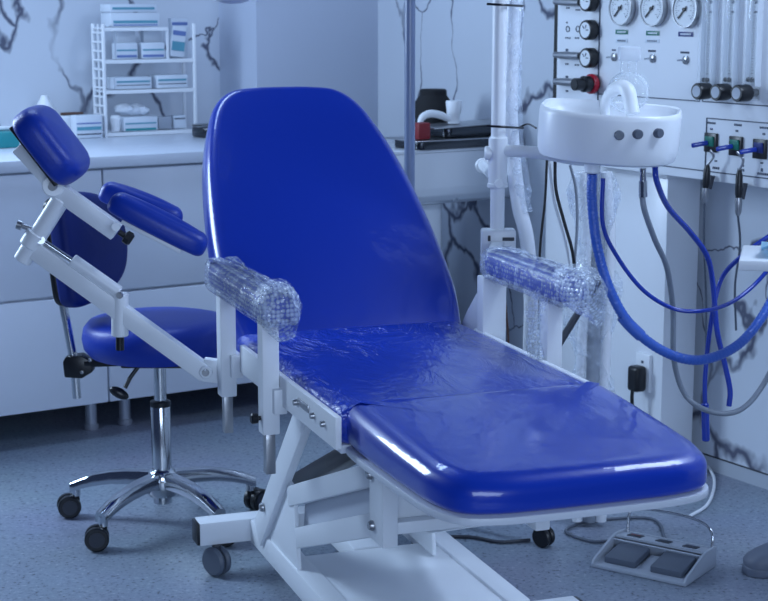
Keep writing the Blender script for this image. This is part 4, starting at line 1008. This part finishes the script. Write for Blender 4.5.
ol = smooth_outline([(-.135, 0), (-.125, -.032), (-.09, -.046), (-.02, -.042), (.06, -.036), (.11, -.034), (.135, -.015), (.138, .01), (.12, .034), (.06, .038), (-.02, .046), (-.09, .048), (-.125, .032)], 4)
MB().cushion(ol, .026, Matrix.Identity(4), .008, 0).build('sole', M['shoe'], shp)
m = MB(); rows = []
n = len(ol)
for k, z, dx in ((.985, .024, 0), (.99, .036, 0), (.95, .048, .003), (.86, .062, .012), (.70, .080, .03), (.52, .090, .045)):
    rows.append([m.bm.verts.new((x*k+dx, y*k*(1 if z < .05 else .97), z)) for x, y in ol])
for a, b in zip(rows, rows[1:]):
    for j in range(n): m.bm.faces.new((a[j], a[(j+1) % n], b[(j+1) % n], b[j]))
m.build('upper', M['shoe'], shp)
MB().cushion([(x*.54+.045, y*.5) for x, y in ol], .006, Matrix.Translation(V3((0, 0, .086))), .002, 0).build('opening', M['black_matt'], shp)
# side table at the right edge
q0 = ony(736, 262, 3.95)
tt = thing('instrument_table', 'white instrument table corner at the right edge with a blue cloth on it', 'table', (q0.x+.24, q0.y+.02, 0), rad(-14))
tz = q0.z
MB().box((0, 0, tz), (.44, .26, .026), None, .005).build('table_top', M['white_gloss'], tt)
MB().cyl((.12, 0, .03), (.12, 0, tz-.01), .022, 20).build('post', M['white'], tt)
MB().lathe([(0, 0), (.16, 0), (.165, .012), (.15, .03), (.03, .045)], Matrix.Translation(V3((.12, 0, 0))), 30).build('foot', M['white'], tt)
m = MB(); rows = []
c_ = V3((q0.x+.24, q0.y+.02, tz+.0145))
Rt = Matrix.Rotation(rad(-14), 3, 'Z')
for i in range(9):
    rows.append([m.bm.verts.new(c_+Rt @ V3((-.17+.16*i/8+.02*j/8*0, -.10+.2*j/8, .004+.010*abs(math.sin(i*1.3+j*.8))+(.020 if (i < 2 and j < 4) else 0)))) for j in range(9)])
for a, b in zip(rows, rows[1:]):
    for j in range(8): m.bm.faces.new((a[j], a[j+1], b[j+1], b[j]))
bmesh.ops.solidify(m.bm, geom=m.bm.faces[:], thickness=.002)
o = m.build('cloth', M['cloth'], ang=60); tag(o, 'light blue folded cloth on the white instrument table', 'cloth')

# ================================================================== light
wd = bpy.data.worlds.new('world'); S.world = wd; wd.use_nodes = True
bg = wd.node_tree.nodes['Background']; bg.inputs[0].default_value = (.26, .42, .95, 1); bg.inputs[1].default_value = .09
def area(name, loc, tgt, sx, sy, power, col):
    l = bpy.data.lights.new(name, 'AREA'); l.shape = 'RECTANGLE'; l.size = sx; l.size_y = sy; l.energy = power; l.color = col
    o = bpy.data.objects.new(name, l); COL.objects.link(o); o.location = loc
    d = V3(tgt)-V3(loc); o.rotation_euler = d.to_track_quat('-Z', 'Y').to_euler(); return o
area('ceiling_lamp', (1.75, 3.6, 2.8), (1.6, 4.2, 0), .9, .9, 54, (.58, .74, 1))
area('ceiling_lamp_back', (-.9, 5.2, 2.8), (-.8, 5.1, 0), 1.2, .3, 22, (.46, .66, 1))
area('window_light', (-2.5, 5.0, 1.85), (.1, 3.7, .8), .7, 1.2, 74, (.56, .75, 1))
area('front_fill_light', (.7, -1.6, 1.7), (.4, 4.5, .9), 2.6, 1.8, 120, (.56, .73, 1))  # unseen soft fill added behind the camera to brighten camera-facing surfaces
